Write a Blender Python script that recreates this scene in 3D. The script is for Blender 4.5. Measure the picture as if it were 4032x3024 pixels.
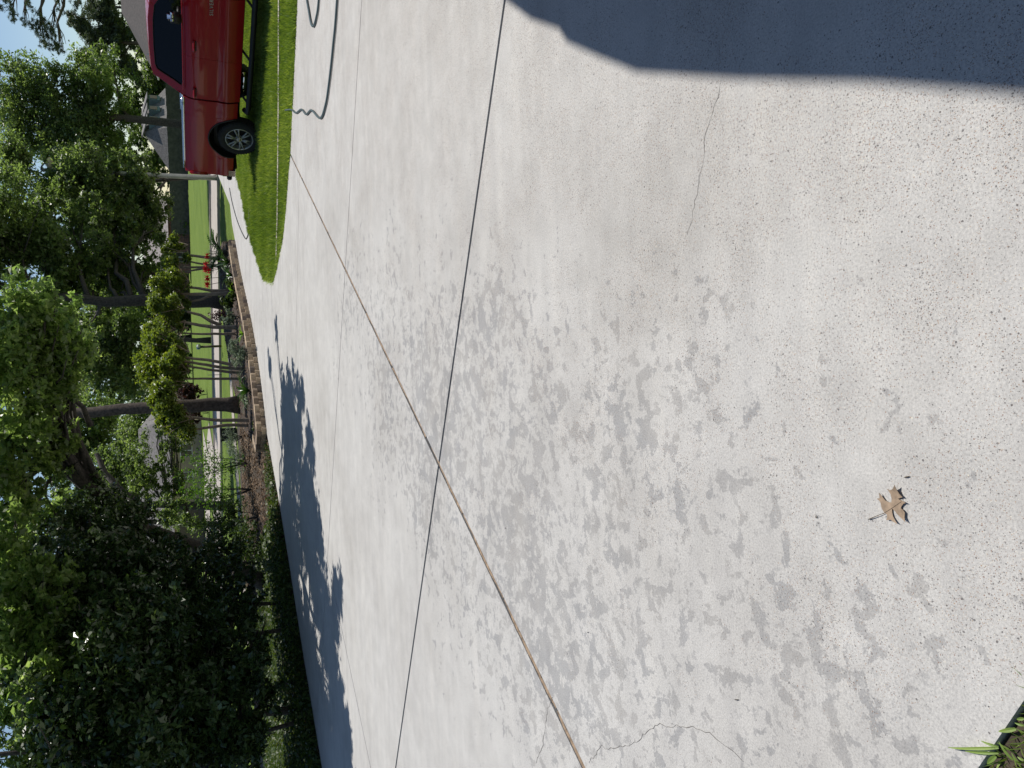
import bpy, bmesh, math, random
import numpy as np
from mathutils import Vector, Matrix
random.seed(7); rng = np.random.default_rng(11)
for o in list(bpy.data.objects): bpy.data.objects.remove(o, do_unlink=True)
sc = bpy.context.scene; COL = sc.collection
R = math.radians

# ------------------------------------------------------------------ camera
FPX, CAMH, PITCH, ROLL = 2900.0, 1.6, R(24.2), R(-2.2)
cp, sp, cr, sr = math.cos(PITCH), math.sin(PITCH), math.cos(ROLL), math.sin(ROLL)
rv = Vector((cr, sr*sp, sr*cp)); uv = Vector((-sr, cr*sp, cr*cp)); fv = Vector((0, cp, -sp))
cam = bpy.data.cameras.new('camera'); camo = bpy.data.objects.new('camera', cam); COL.objects.link(camo)
m3 = Matrix((-uv, rv, -fv)).transposed()          # phone held upright, picture stored lying on its side
camo.matrix_world = Matrix.Translation((0, 0, CAMH)) @ m3.to_4x4()
cam.sensor_width = 36; cam.lens = FPX/4032*36; cam.clip_start = 0.05; cam.clip_end = 2000
sc.camera = camo
# ------------------------------------------------------------------ light
SAZ, SEL = R(56), R(64)                            # azimuth from +Y towards +X
sdir = Vector((math.sin(SAZ)*math.cos(SEL), math.cos(SAZ)*math.cos(SEL), math.sin(SEL)))
sun = bpy.data.lights.new('sun', 'SUN'); sun.energy = 4.8; sun.angle = R(0.53); sun.color = (1, .955, .89)
suno = bpy.data.objects.new('sun', sun); COL.objects.link(suno)
suno.rotation_euler = sdir.to_track_quat('Z', 'Y').to_euler()
w = bpy.data.worlds.new('World'); sc.world = w; w.use_nodes = True
nt = w.node_tree; nt.nodes.clear()
sk = nt.nodes.new('ShaderNodeTexSky'); sk.sky_type = 'NISHITA'; sk.sun_disc = False
sk.sun_elevation = SEL; sk.sun_rotation = SAZ; sk.air_density = 1.0; sk.dust_density = 0.1; sk.ozone_density = 1.2
bg = nt.nodes.new('ShaderNodeBackground'); bg.inputs[1].default_value = 0.10
ow = nt.nodes.new('ShaderNodeOutputWorld')
hs = nt.nodes.new('ShaderNodeHueSaturation'); hs.inputs['Saturation'].default_value = 1.0
nt.links.new(sk.outputs[0], hs.inputs['Color']); nt.links.new(hs.outputs[0], bg.inputs[0]); nt.links.new(bg.outputs[0], ow.inputs[0])
sc.view_settings.view_transform = 'Standard'; sc.view_settings.look = 'None'
sc.view_settings.exposure = 0.0; sc.view_settings.gamma = 1.0; sc.view_settings.use_curve_mapping = False
sc.render.engine = 'CYCLES'
sc.cycles.max_bounces = 10; sc.cycles.diffuse_bounces = 8; sc.cycles.transparent_max_bounces = 4

# ------------------------------------------------------------------ survey helpers (sight lines to distances)
def ray(px, py):
    a = (1512-py)/FPX; b = -(px-2016)/FPX
    return rv*a + uv*b + fv
def G(px, py, z=0.0):
    r = ray(px, py); t = (z-CAMH)/r.z; return Vector((r.x*t, r.y*t, z))
def P(px, py, Y):
    r = ray(px, py); t = Y/r.y; return Vector((r.x*t, Y, CAMH+r.z*t))

# ------------------------------------------------------------------ materials
MATS = {}
def newmat(name):
    m = bpy.data.materials.new(name); m.use_nodes = True; MATS[name] = m
    n = m.node_tree; b = n.nodes['Principled BSDF']
    return m, n, b
def N(n, t, **kw):
    x = n.nodes.new(t)
    for k, v in kw.items(): setattr(x, k, v)
    return x
def ramp(n, fac, stops, interp='LINEAR'):
    r = N(n, 'ShaderNodeValToRGB'); r.color_ramp.interpolation = interp
    e = r.color_ramp.elements
    while len(e) < len(stops): e.new(0.5)
    for i, (p, c) in enumerate(stops):
        e[i].position = p; e[i].color = c if len(c) == 4 else (*c, 1)
    n.links.new(fac, r.inputs[0]); return r.outputs[0]
def noise(n, vec, scale, detail=3, rough=.55, dist=0.0):
    x = N(n, 'ShaderNodeTexNoise'); x.inputs['Scale'].default_value = scale
    x.inputs['Detail'].default_value = detail; x.inputs['Roughness'].default_value = rough
    x.inputs['Distortion'].default_value = dist
    n.links.new(vec, x.inputs['Vector']); return x.outputs[0]
def mixc(n, fac, a, b, mode='MIX'):
    x = N(n, 'ShaderNodeMix', data_type='RGBA', blend_type=mode)
    for s, v in ((x.inputs[0], fac), (x.inputs[6], a), (x.inputs[7], b)):
        if hasattr(v, 'type') or hasattr(v, 'node'): n.links.new(v, s)
        elif isinstance(v, (int, float)): s.default_value = v
        else: s.default_value = (*v, 1) if len(v) == 3 else v
    return x.outputs[2]
def mth(n, op, a, b=None, clamp=False):
    x = N(n, 'ShaderNodeMath', operation=op); x.use_clamp = clamp
    for i, v in enumerate((a, b)):
        if v is None: continue
        if isinstance(v, (int, float)): x.inputs[i].default_value = v
        else: n.links.new(v, x.inputs[i])
    return x.outputs[0]
def wpos(n): return N(n, 'ShaderNodeNewGeometry').outputs['Position']
def bump(n, b, h, strength, dist=.01):
    x = N(n, 'ShaderNodeBump'); x.inputs['Strength'].default_value = strength; x.inputs['Distance'].default_value = dist
    n.links.new(h, x.inputs['Height']); n.links.new(x.outputs[0], b.inputs['Normal'])

def simple(name, col, rough=.6, metal=0.0, var=.15, scale=8, spec=.5, coat=0.0, bumpk=0.0, obj=False):
    m, n, b = newmat(name)
    v = N(n, 'ShaderNodeTexCoord').outputs['Object'] if obj else wpos(n)
    f = noise(n, v, scale, 4)
    lo = tuple(c*(1-var) for c in col); hi = tuple(min(1, c*(1+var)) for c in col)
    n.links.new(ramp(n, f, [(.3, lo), (.7, hi)]), b.inputs['Base Color'])
    b.inputs['Roughness'].default_value = rough; b.inputs['Metallic'].default_value = metal
    b.inputs['Specular IOR Level'].default_value = spec; b.inputs['Coat Weight'].default_value = coat
    if bumpk: bump(n, b, noise(n, v, scale*3, 5), bumpk, .01)
    return m

def leafmat(name, dark, mid, light, rough=.4, trans=.35, tcol=None, spec=.5):
    m, n, b = newmat(name)
    at = N(n, 'ShaderNodeAttribute', attribute_name='rnd')
    c = ramp(n, at.outputs['Fac'], [(0, dark), (.55, mid), (1, light)])
    n.links.new(c, b.inputs['Base Color']); b.inputs['Roughness'].default_value = rough
    b.inputs['Specular IOR Level'].default_value = spec
    tr = N(n, 'ShaderNodeBsdfTranslucent')
    n.links.new(mixc(n, 1.0, c, tcol or (2.0, 2.0, .8), 'MULTIPLY'), tr.inputs[0])
    mx = N(n, 'ShaderNodeMixShader'); mx.inputs[0].default_value = trans
    n.links.new(b.outputs[0], mx.inputs[1]); n.links.new(tr.outputs[0], mx.inputs[2])
    n.links.new(mx.outputs[0], n.nodes['Material Output'].inputs[0])
    return m

def concrete(name, field=True):
    m, n, b = newmat(name); v = wpos(n)
    big = noise(n, v, .9, 5, .6); mid = noise(n, v, 6, 6, .65)
    col = ramp(n, big, [(.28, (.378, .364, .342)), (.5, (.438, .426, .404)), (.72, (.478, .468, .446))] if field else [(.3, (.40, .385, .355)), (.7, (.47, .455, .425))])
    col = mixc(n, .5, col, ramp(n, mid, [(.3, (.80, .80, .80)), (.7, (1.1, 1.1, 1.1))]), 'MULTIPLY')
    mp = N(n, 'ShaderNodeMapping'); mp.inputs['Rotation'].default_value = (0, 0, R(-58)); mp.inputs['Scale'].default_value = (.5, 5, 1); n.links.new(v, mp.inputs[0])
    strk = noise(n, mp.outputs[0], 1.6, 5, .6)
    col = mixc(n, .6, col, ramp(n, strk, [(.3, (.86, .86, .87)), (.55, (1, 1, 1)), (.75, (1.08, 1.07, 1.05))]), 'MULTIPLY')
    fine = noise(n, v, 150, 5, .8)
    col = mixc(n, .75, col, ramp(n, fine, [(.28, (.45, .45, .46)), (.46, (.97, .97, .97)), (.72, (1.45, 1.45, 1.43))]), 'MULTIPLY')
    if field:
        sx = N(n, 'ShaderNodeSeparateXYZ'); n.links.new(v, sx.inputs[0]); X, Y = sx.outputs[0], sx.outputs[1]
        # damp stains: sharp-edged islands, thick left of the middle, none by the garage
        st = noise(n, v, 10.5, 8, .66, .25)
        msk = noise(n, v, .75, 2, .5)
        dx = mth(n, 'SUBTRACT', X, mth(n, 'ADD', mth(n, 'MULTIPLY', Y, .26), -1.5)); dy = mth(n, 'SUBTRACT', Y, 4.2)
        d2 = mth(n, 'ADD', mth(n, 'MULTIPLY', mth(n, 'MULTIPLY', dx, dx), .5), mth(n, 'MULTIPLY', mth(n, 'MULTIPLY', dy, dy), .065))
        cen = mth(n, 'SUBTRACT', .092, mth(n, 'MULTIPLY', d2, .105))
        cen = mth(n, 'MAXIMUM', cen, -.22)
        sv = mth(n, 'ADD', mth(n, 'ADD', st, cen), mth(n, 'MULTIPLY', mth(n, 'SUBTRACT', msk, .5), .34))
        sm = ramp(n, sv, [(.583, (0, 0, 0)), (.595, (1, 1, 1))])
        st2 = noise(n, v, 26, 6, .62, .3)
        sm2 = ramp(n, mth(n, 'ADD', mth(n, 'ADD', st2, mth(n, 'MULTIPLY', cen, 1.15)), mth(n, 'MULTIPLY', mth(n, 'SUBTRACT', msk, .5), .3)), [(.625, (0, 0, 0)), (.645, (.6, .6, .6))])
        sm = mth(n, 'MAXIMUM', sm, sm2)
        sv2 = noise(n, v, 3.2, 5, .6, .3)
        tint = ramp(n, sv2, [(.4, (.68, .69, .715)), (.62, (.78, .775, .775))])
        col = mixc(n, mth(n, 'MULTIPLY', sm, .95), col, mixc(n, 1.0, col, tint, 'MULTIPLY'))
        ex = mth(n, 'SUBTRACT', X, .55); ey = mth(n, 'SUBTRACT', Y, 2.25)
        gr_ = mth(n, 'ADD', mth(n, 'MULTIPLY', ex, ex), mth(n, 'MULTIPLY', mth(n, 'MULTIPLY', ey, ey), .6))
        gv = mth(n, 'SUBTRACT', mth(n, 'ADD', noise(n, v, 5, 6, .7), .25), mth(n, 'MULTIPLY', gr_, 1.6))
        col = mixc(n, ramp(n, gv, [(.35, (0, 0, 0)), (.85, (1, 1, 1))]), col, mixc(n, 1.0, col, (.90, .895, .885), 'MULTIPLY'))
        # worn paste: exposed sand and pebbles, densest close to the garage apron
        worn = noise(n, v, 2.4, 4, .6)
        near = mth(n, 'MULTIPLY', mth(n, 'SUBTRACT', 5.2, Y), .078)
        near = mth(n, 'ADD', near, mth(n, 'MULTIPLY', X, .19))
        near = mth(n, 'MINIMUM', mth(n, 'MAXIMUM', near, -.2), .38)
        dens = mth(n, 'ADD', mth(n, 'MULTIPLY', mth(n, 'SUBTRACT', worn, .53), 1.9), near)
        wv_ = N(n, 'ShaderNodeTexNoise'); wv_.inputs['Scale'].default_value = 120; n.links.new(v, wv_.inputs['Vector'])
        vd = mixc(n, .004, v, wv_.outputs['Color'], 'ADD')
        for sc_, thr, lim in ((330, .34, .85), (200, .32, .50), (120, .28, .16)):
            vo = N(n, 'ShaderNodeTexVoronoi'); vo.inputs['Scale'].default_value = sc_
            n.links.new(vd, vo.inputs['Vector'])
            sc3 = N(n, 'ShaderNodeSeparateColor'); n.links.new(vo.outputs['Color'], sc3.inputs[0])
            keep = mth(n, 'LESS_THAN', sc3.outputs[0], mth(n, 'MULTIPLY', dens, lim*1.9))
            rad = mth(n, 'MULTIPLY', mth(n, 'ADD', sc3.outputs[1], .35), thr)
            spot = mth(n, 'LESS_THAN', vo.outputs['Distance'], rad)
            f = mth(n, 'MULTIPLY', keep, spot)
            pc = ramp(n, sc3.outputs[2], [(0, (.07, .065, .065)), (.3, (.13, .12, .115)), (.52, (.20, .11, .075)), (.66, (.30, .19, .11)), (.8, (.60, .56, .46)), (1, (.75, .74, .70))], 'CONSTANT')
            col = mixc(n, mth(n, 'MULTIPLY', f, .76), col, pc)
    n.links.new(col, b.inputs['Base Color']); b.inputs['Roughness'].default_value = .82
    b.inputs['Specular IOR Level'].default_value = .3
    bump(n, b, noise(n, v, 160, 4, .7), .35, .004)
    return m

concrete('concrete'); concrete('concrete_tooled', False)
simple('concrete_far', (.38, .335, .29), .85, var=.12, scale=.6)
simple('crack_dirt', (.15, .14, .13), .95)
simple('joint_wood', (.24, .17, .11), .8, var=.5, scale=30)
simple('joint_dark', (.02, .018, .016), .95, var=.4, scale=40)
simple('soil', (.05, .038, .026), .95, var=.5, scale=14, bumpk=.8)
simple('bark_mulch', (.05, .035, .026), .95, var=.6, scale=25, bumpk=1)
simple('bark_pine', (.095, .072, .058), .95, var=.55, scale=16, bumpk=1)
simple('bark_oak', (.06, .052, .045), .95, var=.5, scale=20, bumpk=1)
simple('bark_myrtle', (.25, .195, .145), .7, var=.35, scale=12, bumpk=.3)
simple('block_tan', (.42, .32, .215), .9, var=.28, scale=30, bumpk=.9)
simple('block_brown', (.25, .185, .13), .9, var=.3, scale=30, bumpk=.9)
simple('block_grey', (.16, .125, .10), .9, var=.3, scale=30, bumpk=.9)
simple('hose_rubber', (.075, .11, .115), .35, var=.1, scale=20)
simple('cable_rubber', (.05, .05, .05), .6)
simple('dead_leaf', (.27, .195, .13), .7, var=.3, scale=60)
simple('galvanised', (.42, .42, .41), .55, metal=.3, var=.12, scale=5)
simple('lamp_glass', (.62, .50, .32), .4)
simple('shingle_brown', (.06, .052, .047), .95, var=.35, scale=6, bumpk=.6)
simple('shingle_grey', (.17, .158, .15), .95, var=.35, scale=5, bumpk=.6)
simple('shingle_pale', (.32, .28, .26), .95, var=.2, scale=3)
simple('siding_grey', (.17, .185, .165), .8, var=.12, scale=2)
simple('siding_blue', (.13, .18, .20), .8, var=.12, scale=2)
simple('brick_red', (.20, .10, .075), .9, var=.4, scale=5)
simple('stucco_tan', (.33, .265, .18), .9, var=.12, scale=2)
simple('fence_wood', (.075, .072, .06), .9, var=.35, scale=3)
simple('window_dark', (.02, .025, .03), .1)
simple('trim_white', (.6, .6, .57), .7, var=.08)
simple('box_black', (.02, .02, .02), .7)
simple('mailbox_blue', (.10, .17, .22), .4)
simple('post_wood', (.11, .085, .06), .9, var=.3, scale=12)
simple('petal_red', (.55, .025, .02), .5, var=.25, scale=40)
simple('dirt_green', (.062, .085, .028), .95, var=.5, scale=2.5)
simple('fascia', (.5, .48, .44), .7)
# road and lawn
def lawn():
    m, n, b = newmat('lawn'); v = wpos(n)
    c = ramp(n, noise(n, v, .35, 5, .6), [(.3, (.095, .155, .02)), (.5, (.13, .20, .028)), (.72, (.18, .245, .045))])
    c = mixc(n, .7, c, ramp(n, noise(n, v, 14, 5, .7), [(.3, (.55, .55, .5)), (.7, (1.25, 1.2, 1.2))]), 'MULTIPLY')
    n.links.new(c, b.inputs['Base Color']); b.inputs['Roughness'].default_value = .9
    b.inputs['Specular IOR Level'].default_value = .2
    bump(n, b, noise(n, v, 25, 5, .7), 1.0, .05)
lawn()
leafmat('grass_blade', (.11, .19, .035), (.20, .30, .06), (.37, .46, .15), .5, .35, (1.7, 1.6, .6), .4)
leafmat('leaf_oak_near', (.07, .125, .032), (.18, .25, .08), (.37, .44, .20), .38, .56, (2.25, 2.3, 1.5), .8)
leafmat('leaf_magnolia', (.016, .036, .011), (.042, .075, .022), (.11, .155, .06), .28, .14, (2, 2, .7), .6)
leafmat('leaf_far', (.045, .072, .028), (.12, .168, .068), (.27, .325, .155), .4, .52, (2.3, 2.4, 1.1), .8)
leafmat('leaf_pine', (.05, .07, .042), (.10, .13, .08), (.17, .20, .13), .5, .2, (1.5, 1.6, .8), .4)
leafmat('leaf_myrtle', (.06, .10, .022), (.15, .205, .045), (.33, .36, .12), .36, .42, (2.2, 2.1, .6), .5)
leafmat('leaf_light', (.06, .12, .02), (.10, .19, .03), (.18, .28, .06), .45, .45, (2.0, 2.1, .8), .4)
leafmat('leaf_silver', (.12, .16, .11), (.21, .26, .19), (.33, .37, .28), .6, .25, (1.3, 1.4, 1.0), .3)
leafmat('leaf_strap', (.018, .05, .014), (.035, .085, .02), (.07, .13, .035), .35, .25, (1.8, 1.9, .7), .5)
leafmat('leaf_purple', (.03, .018, .016), (.06, .03, .026), (.11, .06, .045), .5, .25, (2, 1.2, 1.0), .4)
leafmat('leaf_litter', (.055, .035, .022), (.12, .08, .05), (.26, .18, .11), .8, .1, (1.5, 1.3, 1), .3)
leafmat('leaf_cover', (.025, .05, .012), (.05, .085, .02), (.11, .13, .04), .5, .3, (1.8, 1.8, .8), .4)
# truck paint
def paint():
    m, n, b = newmat('red_paint')
    n.links.new(ramp(n, noise(n, wpos(n), 3, 3), [(.35, (.30, .004, .010)), (.65, (.33, .006, .012))]), b.inputs['Base Color'])
    b.inputs['Roughness'].default_value = .32; b.inputs['Coat Weight'].default_value = .55; b.inputs['Coat Roughness'].default_value = .04
    b.inputs['Metallic'].default_value = 0; b.inputs['Specular IOR Level'].default_value = .3
paint()
simple('black_plastic', (.012, .012, .013), .55, var=.2)
simple('tyre_rubber', (.016, .016, .016), .8, var=.25, scale=30)
simple('privacy_glass', (.003, .004, .005), .03, var=.05, spec=.28)
simple('chrome', (.75, .75, .75), .12, metal=1, var=.05)
simple('alloy', (.42, .42, .40), .35, metal=.85, var=.08)
simple('tail_lens', (.30, .01, .012), .12)
simple('gold_badge', (.55, .42, .15), .35, metal=.6)
simple('silver_letters', (.55, .55, .55), .3, metal=.8)

# ------------------------------------------------------------------ mesh helpers
def link(name, me, mat=None, parent=None):
    o = bpy.data.objects.new(name, me); COL.objects.link(o)
    if mat is not None and me is not None:
        for x in (mat if isinstance(mat, (list, tuple)) else [mat]): me.materials.append(MATS[x])
    if parent is not None: o.parent = parent
    return o
def pyd(name, verts, faces, mat, parent=None, smooth=False):
    me = bpy.data.meshes.new(name); me.from_pydata([tuple(v) for v in verts], [], faces); me.update()
    if smooth: me.polygons.foreach_set('use_smooth', [True]*len(me.polygons))
    return link(name, me, mat, parent)
def frombm(name, bm, mat, parent=None, smooth=False):
    bmesh.ops.recalc_face_normals(bm, faces=bm.faces[:])
    me = bpy.data.meshes.new(name); bm.to_mesh(me); bm.free()
    if smooth: me.polygons.foreach_set('use_smooth', [True]*len(me.polygons))
    return link(name, me, mat, parent)
def box(bm, c, s, bev=0.0, rot=None):
    g = bmesh.ops.create_cube(bm, size=1.0)
    vs = g['verts']
    for v in vs: v.co = Vector((v.co.x*s[0], v.co.y*s[1], v.co.z*s[2]))
    if bev:
        es = list({e for v in vs for e in v.link_edges})
        r = bmesh.ops.bevel(bm, geom=es, offset=bev, segments=2, affect='EDGES')
        vs = list({v for f in r['faces'] for v in f.verts} | {v for v in vs if v.is_valid})
    for v in vs:
        if rot: v.co = rot @ v.co
        v.co = v.co + Vector(c)
def tube(bm, pts, rad, seg=8, cap=True):
    pts = [Vector(p) for p in pts]
    if not isinstance(rad, (list, tuple)): rad = [rad]*len(pts)
    rings = []; up = Vector((0, 0, 1))
    prev = None
    for i, p in enumerate(pts):
        d = (pts[min(i+1, len(pts)-1)] - pts[max(i-1, 0)]).normalized()
        a = d.cross(up if abs(d.z) < .9 else Vector((1, 0, 0))).normalized() if prev is None else (prev - d*prev.dot(d)).normalized()
        prev = a; b2 = d.cross(a)
        rings.append([bm.verts.new(p + (a*math.cos(2*math.pi*k/seg) + b2*math.sin(2*math.pi*k/seg))*rad[i]) for k in range(seg)])
    for r0, r1 in zip(rings, rings[1:]):
        for k in range(seg): bm.faces.new((r0[k], r0[(k+1) % seg], r1[(k+1) % seg], r1[k]))
    if cap: bm.faces.new(rings[0][::-1]); bm.faces.new(rings[-1])
def wob(a, b, n, amp, sag=0.0):
    a, b = Vector(a), Vector(b); out = []
    L = (b-a).length
    for i in range(n+1):
        t = i/n; k = math.sin(math.pi*t)
        out.append(a.lerp(b, t) + Vector((random.uniform(-1, 1), random.uniform(-1, 1), random.uniform(-.5, .5)))*amp*L*k*.5 + Vector((0, 0, sag*L*k)))
    return out
def prism(name, poly, z0, z1, mat, parent=None, bev=0.0):
    bm = bmesh.new()
    f = bm.faces.new([bm.verts.new((p[0], p[1], z1)) for p in poly])
    if f.normal.z < 0: f.normal_flip()
    r = bmesh.ops.extrude_face_region(bm, geom=[f])
    for v in r['geom']:
        if isinstance(v, bmesh.types.BMVert): v.co.z = z0
    return frombm(name, bm, mat, parent)
def sheet(name, poly, z, mat, parent=None):
    bm = bmesh.new(); f = bm.faces.new([bm.verts.new((p[0], p[1], z)) for p in poly])
    bm.normal_update()
    if f.normal.z < 0: f.normal_flip()
    bmesh.ops.triangulate(bm, faces=bm.faces[:])
    me = bpy.data.meshes.new(name); bm.to_mesh(me); bm.free()
    return link(name, me, mat, parent)
def tag(o, label=None, cat=None, group=None, kind=None):
    if label: o['label'] = label
    if cat: o['category'] = cat
    if group: o['group'] = group
    if kind: o['kind'] = kind
    return o
def thing(name, label, cat, loc=(0, 0, 0), rz=0.0, group=None):
    o = bpy.data.objects.new(name, None); COL.objects.link(o); o.location = loc; o.rotation_euler = (0, 0, rz)
    o.empty_display_size = .2
    return tag(o, label, cat, group)
def world_child(o, parent):          # keep world coordinates of a mesh modelled in place
    o.parent = parent; o.matrix_parent_inverse = Matrix.LocRotScale(parent.location, parent.rotation_euler, None).inverted(); return o

# leaves: arrays of small folded blades
def leaves(name, pos, length, width, mat, parent=None, up=.35, dirs=None, droop=0.0, fold=.25, rnd=None, kind=None):
    n = len(pos); pos = np.asarray(pos, float)
    nrm = rng.normal(size=(n, 3)); nrm /= np.linalg.norm(nrm, axis=1)[:, None]
    nrm[:, 2] = np.abs(nrm[:, 2]) + up; nrm /= np.linalg.norm(nrm, axis=1)[:, None]
    d = rng.normal(size=(n, 3)) if dirs is None else np.asarray(dirs, float) + rng.normal(size=(n, 3))*.25
    d[:, 2] -= droop
    d -= nrm*(d*nrm).sum(1)[:, None]; d /= np.linalg.norm(d, axis=1)[:, None]+1e-9
    s = np.cross(nrm, d)
    L = (length*rng.uniform(.65, 1.25, n))[:, None]; W = L*width
    v = np.empty((n, 4, 3))
    v[:, 0] = pos - d*L*.5; v[:, 2] = pos + d*L*.5
    v[:, 1] = pos + s*W*.5 + nrm*W*fold - d*L*.05; v[:, 3] = pos - s*W*.5 + nrm*W*fold - d*L*.05
    me = bpy.data.meshes.new(name)
    me.vertices.add(4*n); me.vertices.foreach_set('co', v.reshape(-1))
    me.loops.add(4*n); me.loops.foreach_set('vertex_index', np.arange(4*n, dtype=np.int32))
    me.polygons.add(n); me.polygons.foreach_set('loop_start', np.arange(0, 4*n, 4, dtype=np.int32))
    me.update(calc_edges=True)
    a = me.attributes.new('rnd', 'FLOAT', 'FACE')
    a.data.foreach_set('value', (rng.beta(2, 2, n) if rnd is None else np.clip(rnd, 0, 1)).astype(np.float32))
    o = link(name, me, mat, parent)
    if kind: o['kind'] = kind
    return o
def cloud(clumps, n, sub=.28, nsub=None, shell=.6, split_=8):
    """points gathered in tufts spread through a set of ellipsoids (centre, radii)"""
    cc = []
    for (c, r) in clumps:
        for _ in range(split_):
            u = rng.normal(size=3); u /= np.linalg.norm(u); u *= rng.uniform(.2, 1.0)
            q = rng.uniform(.24, .5); cc.append((tuple(np.array(c)+u*np.array(r)), tuple(np.array(r)*q)))
    if split_ > 1: clumps = cc
    vols = np.array([(c[1][0]*c[1][1]*c[1][2])**.75 for c in clumps]); pr = vols/vols.sum()
    out = []; tone = []
    for (c, r), p in zip(clumps, pr):
        k = max(6, int(n*p)); m = max(4, int(k/28) if nsub is None else int(nsub*p))
        u = rng.normal(size=(m, 3)); u /= np.linalg.norm(u, axis=1)[:, None]
        q = u*(rng.uniform(0, 1, m)**(1/3*(1-shell)+.08))[:, None]
        idx = rng.integers(0, m, k); rr = np.array(r)
        pt = q[idx]*rr + rng.normal(size=(k, 3))*rr.mean()*sub*rng.uniform(.3, 1.2, m)[idx][:, None]*np.array([1, 1, .7])
        out.append(pt + np.array(c)); tone.append(np.clip(rng.beta(1.5, 2.2, m)[idx]*.6 + rng.uniform(0, .45, k)**1.3, 0, 1))
    return np.concatenate(out), np.concatenate(tone)
def clump(px, py, Y, rx, ry, rz):       # centre by sight line and distance, radii in metres
    return (tuple(P(px, py, Y)), (rx, ry, rz))

def tree(name, label, trunk, rad, clumps, n, leaf, mat, bark, width=.5, up=.35, group=None, limbs=True, sub=.28, droop=0.0, cat='tree', extra=None, more=None, split_=8):
    t = thing(name, label, cat, (trunk[0][0], trunk[0][1], trunk[0][2]), 0, group)
    bm = bmesh.new(); pts = []
    for a, b in zip(trunk, trunk[1:]): pts += wob(a, b, 4, .04)[:-1]
    pts.append(Vector(trunk[-1]))
    k = len(pts)-1
    tube(bm, pts, [rad*(1.35 if i == 0 else 1.0)*(1-.55*i/k) for i in range(k+1)], 12)
    world_child(frombm('trunk', bm, bark, None, True), t)
    if limbs:
        bm = bmesh.new()
        for c, r in clumps+(more[0] if more else []):
            c = Vector(c); i = min(range(len(pts)), key=lambda j: (pts[j]-c).length + max(0, pts[j].z-c.z+.3)*2 + (0 if j > k*.35 else 3))
            L = (pts[i]-c).length
            if L < .2: continue
            q = wob(pts[i], c, 5, .12, .06); r0 = min(rad*.45, .03+.016*L)
            tube(bm, q, [r0*(1-.75*j/5) for j in range(6)], 6)
            for _ in range(4):
                e = c + Vector([random.uniform(-.8, .8)*x for x in r]); tube(bm, wob(q[3], e, 3, .12), [r0*.38, r0*.28, r0*.18, r0*.08], 4)
        world_child(frombm('branches', bm, bark, None, True), t)
    for e in (extra or []):
        bm = bmesh.new(); tube(bm, e[0], e[1], 9); world_child(frombm('limb', bm, bark, None, True), t)
    pt, tone = cloud(clumps, n, sub, split_=split_)
    if more:
        p2, t2 = cloud(more[0], more[1], sub); pt = np.concatenate([pt, p2]); tone = np.concatenate([tone, t2])
    world_child(leaves('crown', pt, leaf, width, mat, None, up, rnd=tone, droop=droop), t)
    return t

# ================================================================== SETTING
def inpoly(x, y, poly):
    c = np.zeros(len(x), bool); j = len(poly)-1
    for i in range(len(poly)):
        xi, yi, xj, yj = *poly[i][:2], *poly[j][:2]
        c ^= ((yi > y) != (yj > y)) & (x < (xj-xi)*(y-yi)/(yj-yi+1e-12)+xi); j = i
    return c
LAWNZ = -.05
ground = sheet('ground', [(-400, -60), (400, -60), (400, 600), (-400, 600)], -.07, 'lawn'); tag(ground, kind='structure')

# ---- driveway: cast slabs with tooled edges, recessed joints, wooden expansion strip
ISLAND_N = [(2.18, 14.67), (2.06, 14.0), (2.18, 13.44), (2.52, 12.50), (2.79, 12.08), (3.6, 11.25), (4.12, 10.86), (5.3, 10.05), (8.2, 8.2)]
ISLAND_F = [(2.33, 15.51), (2.81, 16.48), (3.48, 17.68), (4.53, 19.15), (5.72, 20.8), (6.4, 21.6), (10.2, 26.2), (12.6, 29.0)]
WALL = [(-.78, 16.18), (-.31, 16.5), (.44, 17.15), (1.18, 17.95), (1.72, 18.65), (2.1, 19.3), (2.87, 20.62), (3.6, 21.78), (4.55, 23.05)]
LEFT = [(-9.2, 5.5), (-5.22, 10.49), (-4.1, 11.94), (-2.81, 13.43), (-2.19, 14.2), (-1.75, 14.8), (-1.19, 15.6)]
LEFT[0] = (-9.2, 5.66)
OUT = [(3.4, -1.275), (8.6, 1.0), (8.2, 8.2)] + ISLAND_N[::-1][1:] + ISLAND_F + [(8.8, 31.2), (5.96, 24.6), (5.2, 23.95)] + WALL[::-1] + LEFT[::-1]
def clip(poly, p, d, off):             # keep the side left of the line p + t d, moved off by off
    nx, ny = -d[1], d[0]; L = math.hypot(nx, ny); nx /= L; ny /= L
    f = lambda q: (q[0]-p[0])*nx + (q[1]-p[1])*ny - off
    out = []
    for a, b in zip(poly, poly[1:]+poly[:1]):
        fa, fb = f(a), f(b)
        if fa >= 0: out.append(a)
        if (fa >= 0) != (fb >= 0):
            t = fa/(fa-fb); out.append((a[0]+(b[0]-a[0])*t, a[1]+(b[1]-a[1])*t))
    return out
def split(poly, a, b, g):
    d = (b[0]-a[0], b[1]-a[1])
    return clip(poly, a, d, g), clip(poly, a, (-d[0], -d[1]), g)
JB = ((-1.75, 2.93), (3.5, 11.21)); JA = ((-3.32, 6.36), (1.98, 3.47)); JC = ((-2.12, 9.42), (3.5, 6.52)); JC2 = ((-3.8, 7.36), (-2.12, 9.42))
JD = ((.64, 11.46), (3.04, 10.46)); JF = ((-.8, 14.0), (2.1, 14.35)); JE = ((1.5, 15.95), (2.44, 15.86)); JG = ((3.2, 19.7), (4.2, 18.6)); JH = ((5.0, 23.2), (6.6, 21.9))
L_, R_ = split(OUT, *JB, .017)
slabs = []
u, d = split(R_, *JA, .014); slabs.append(d); u2, d2 = split(u, *JC, .007); slabs += [u2, d2]
u, d = split(L_, *JA, .014); slabs.append(d)
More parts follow.
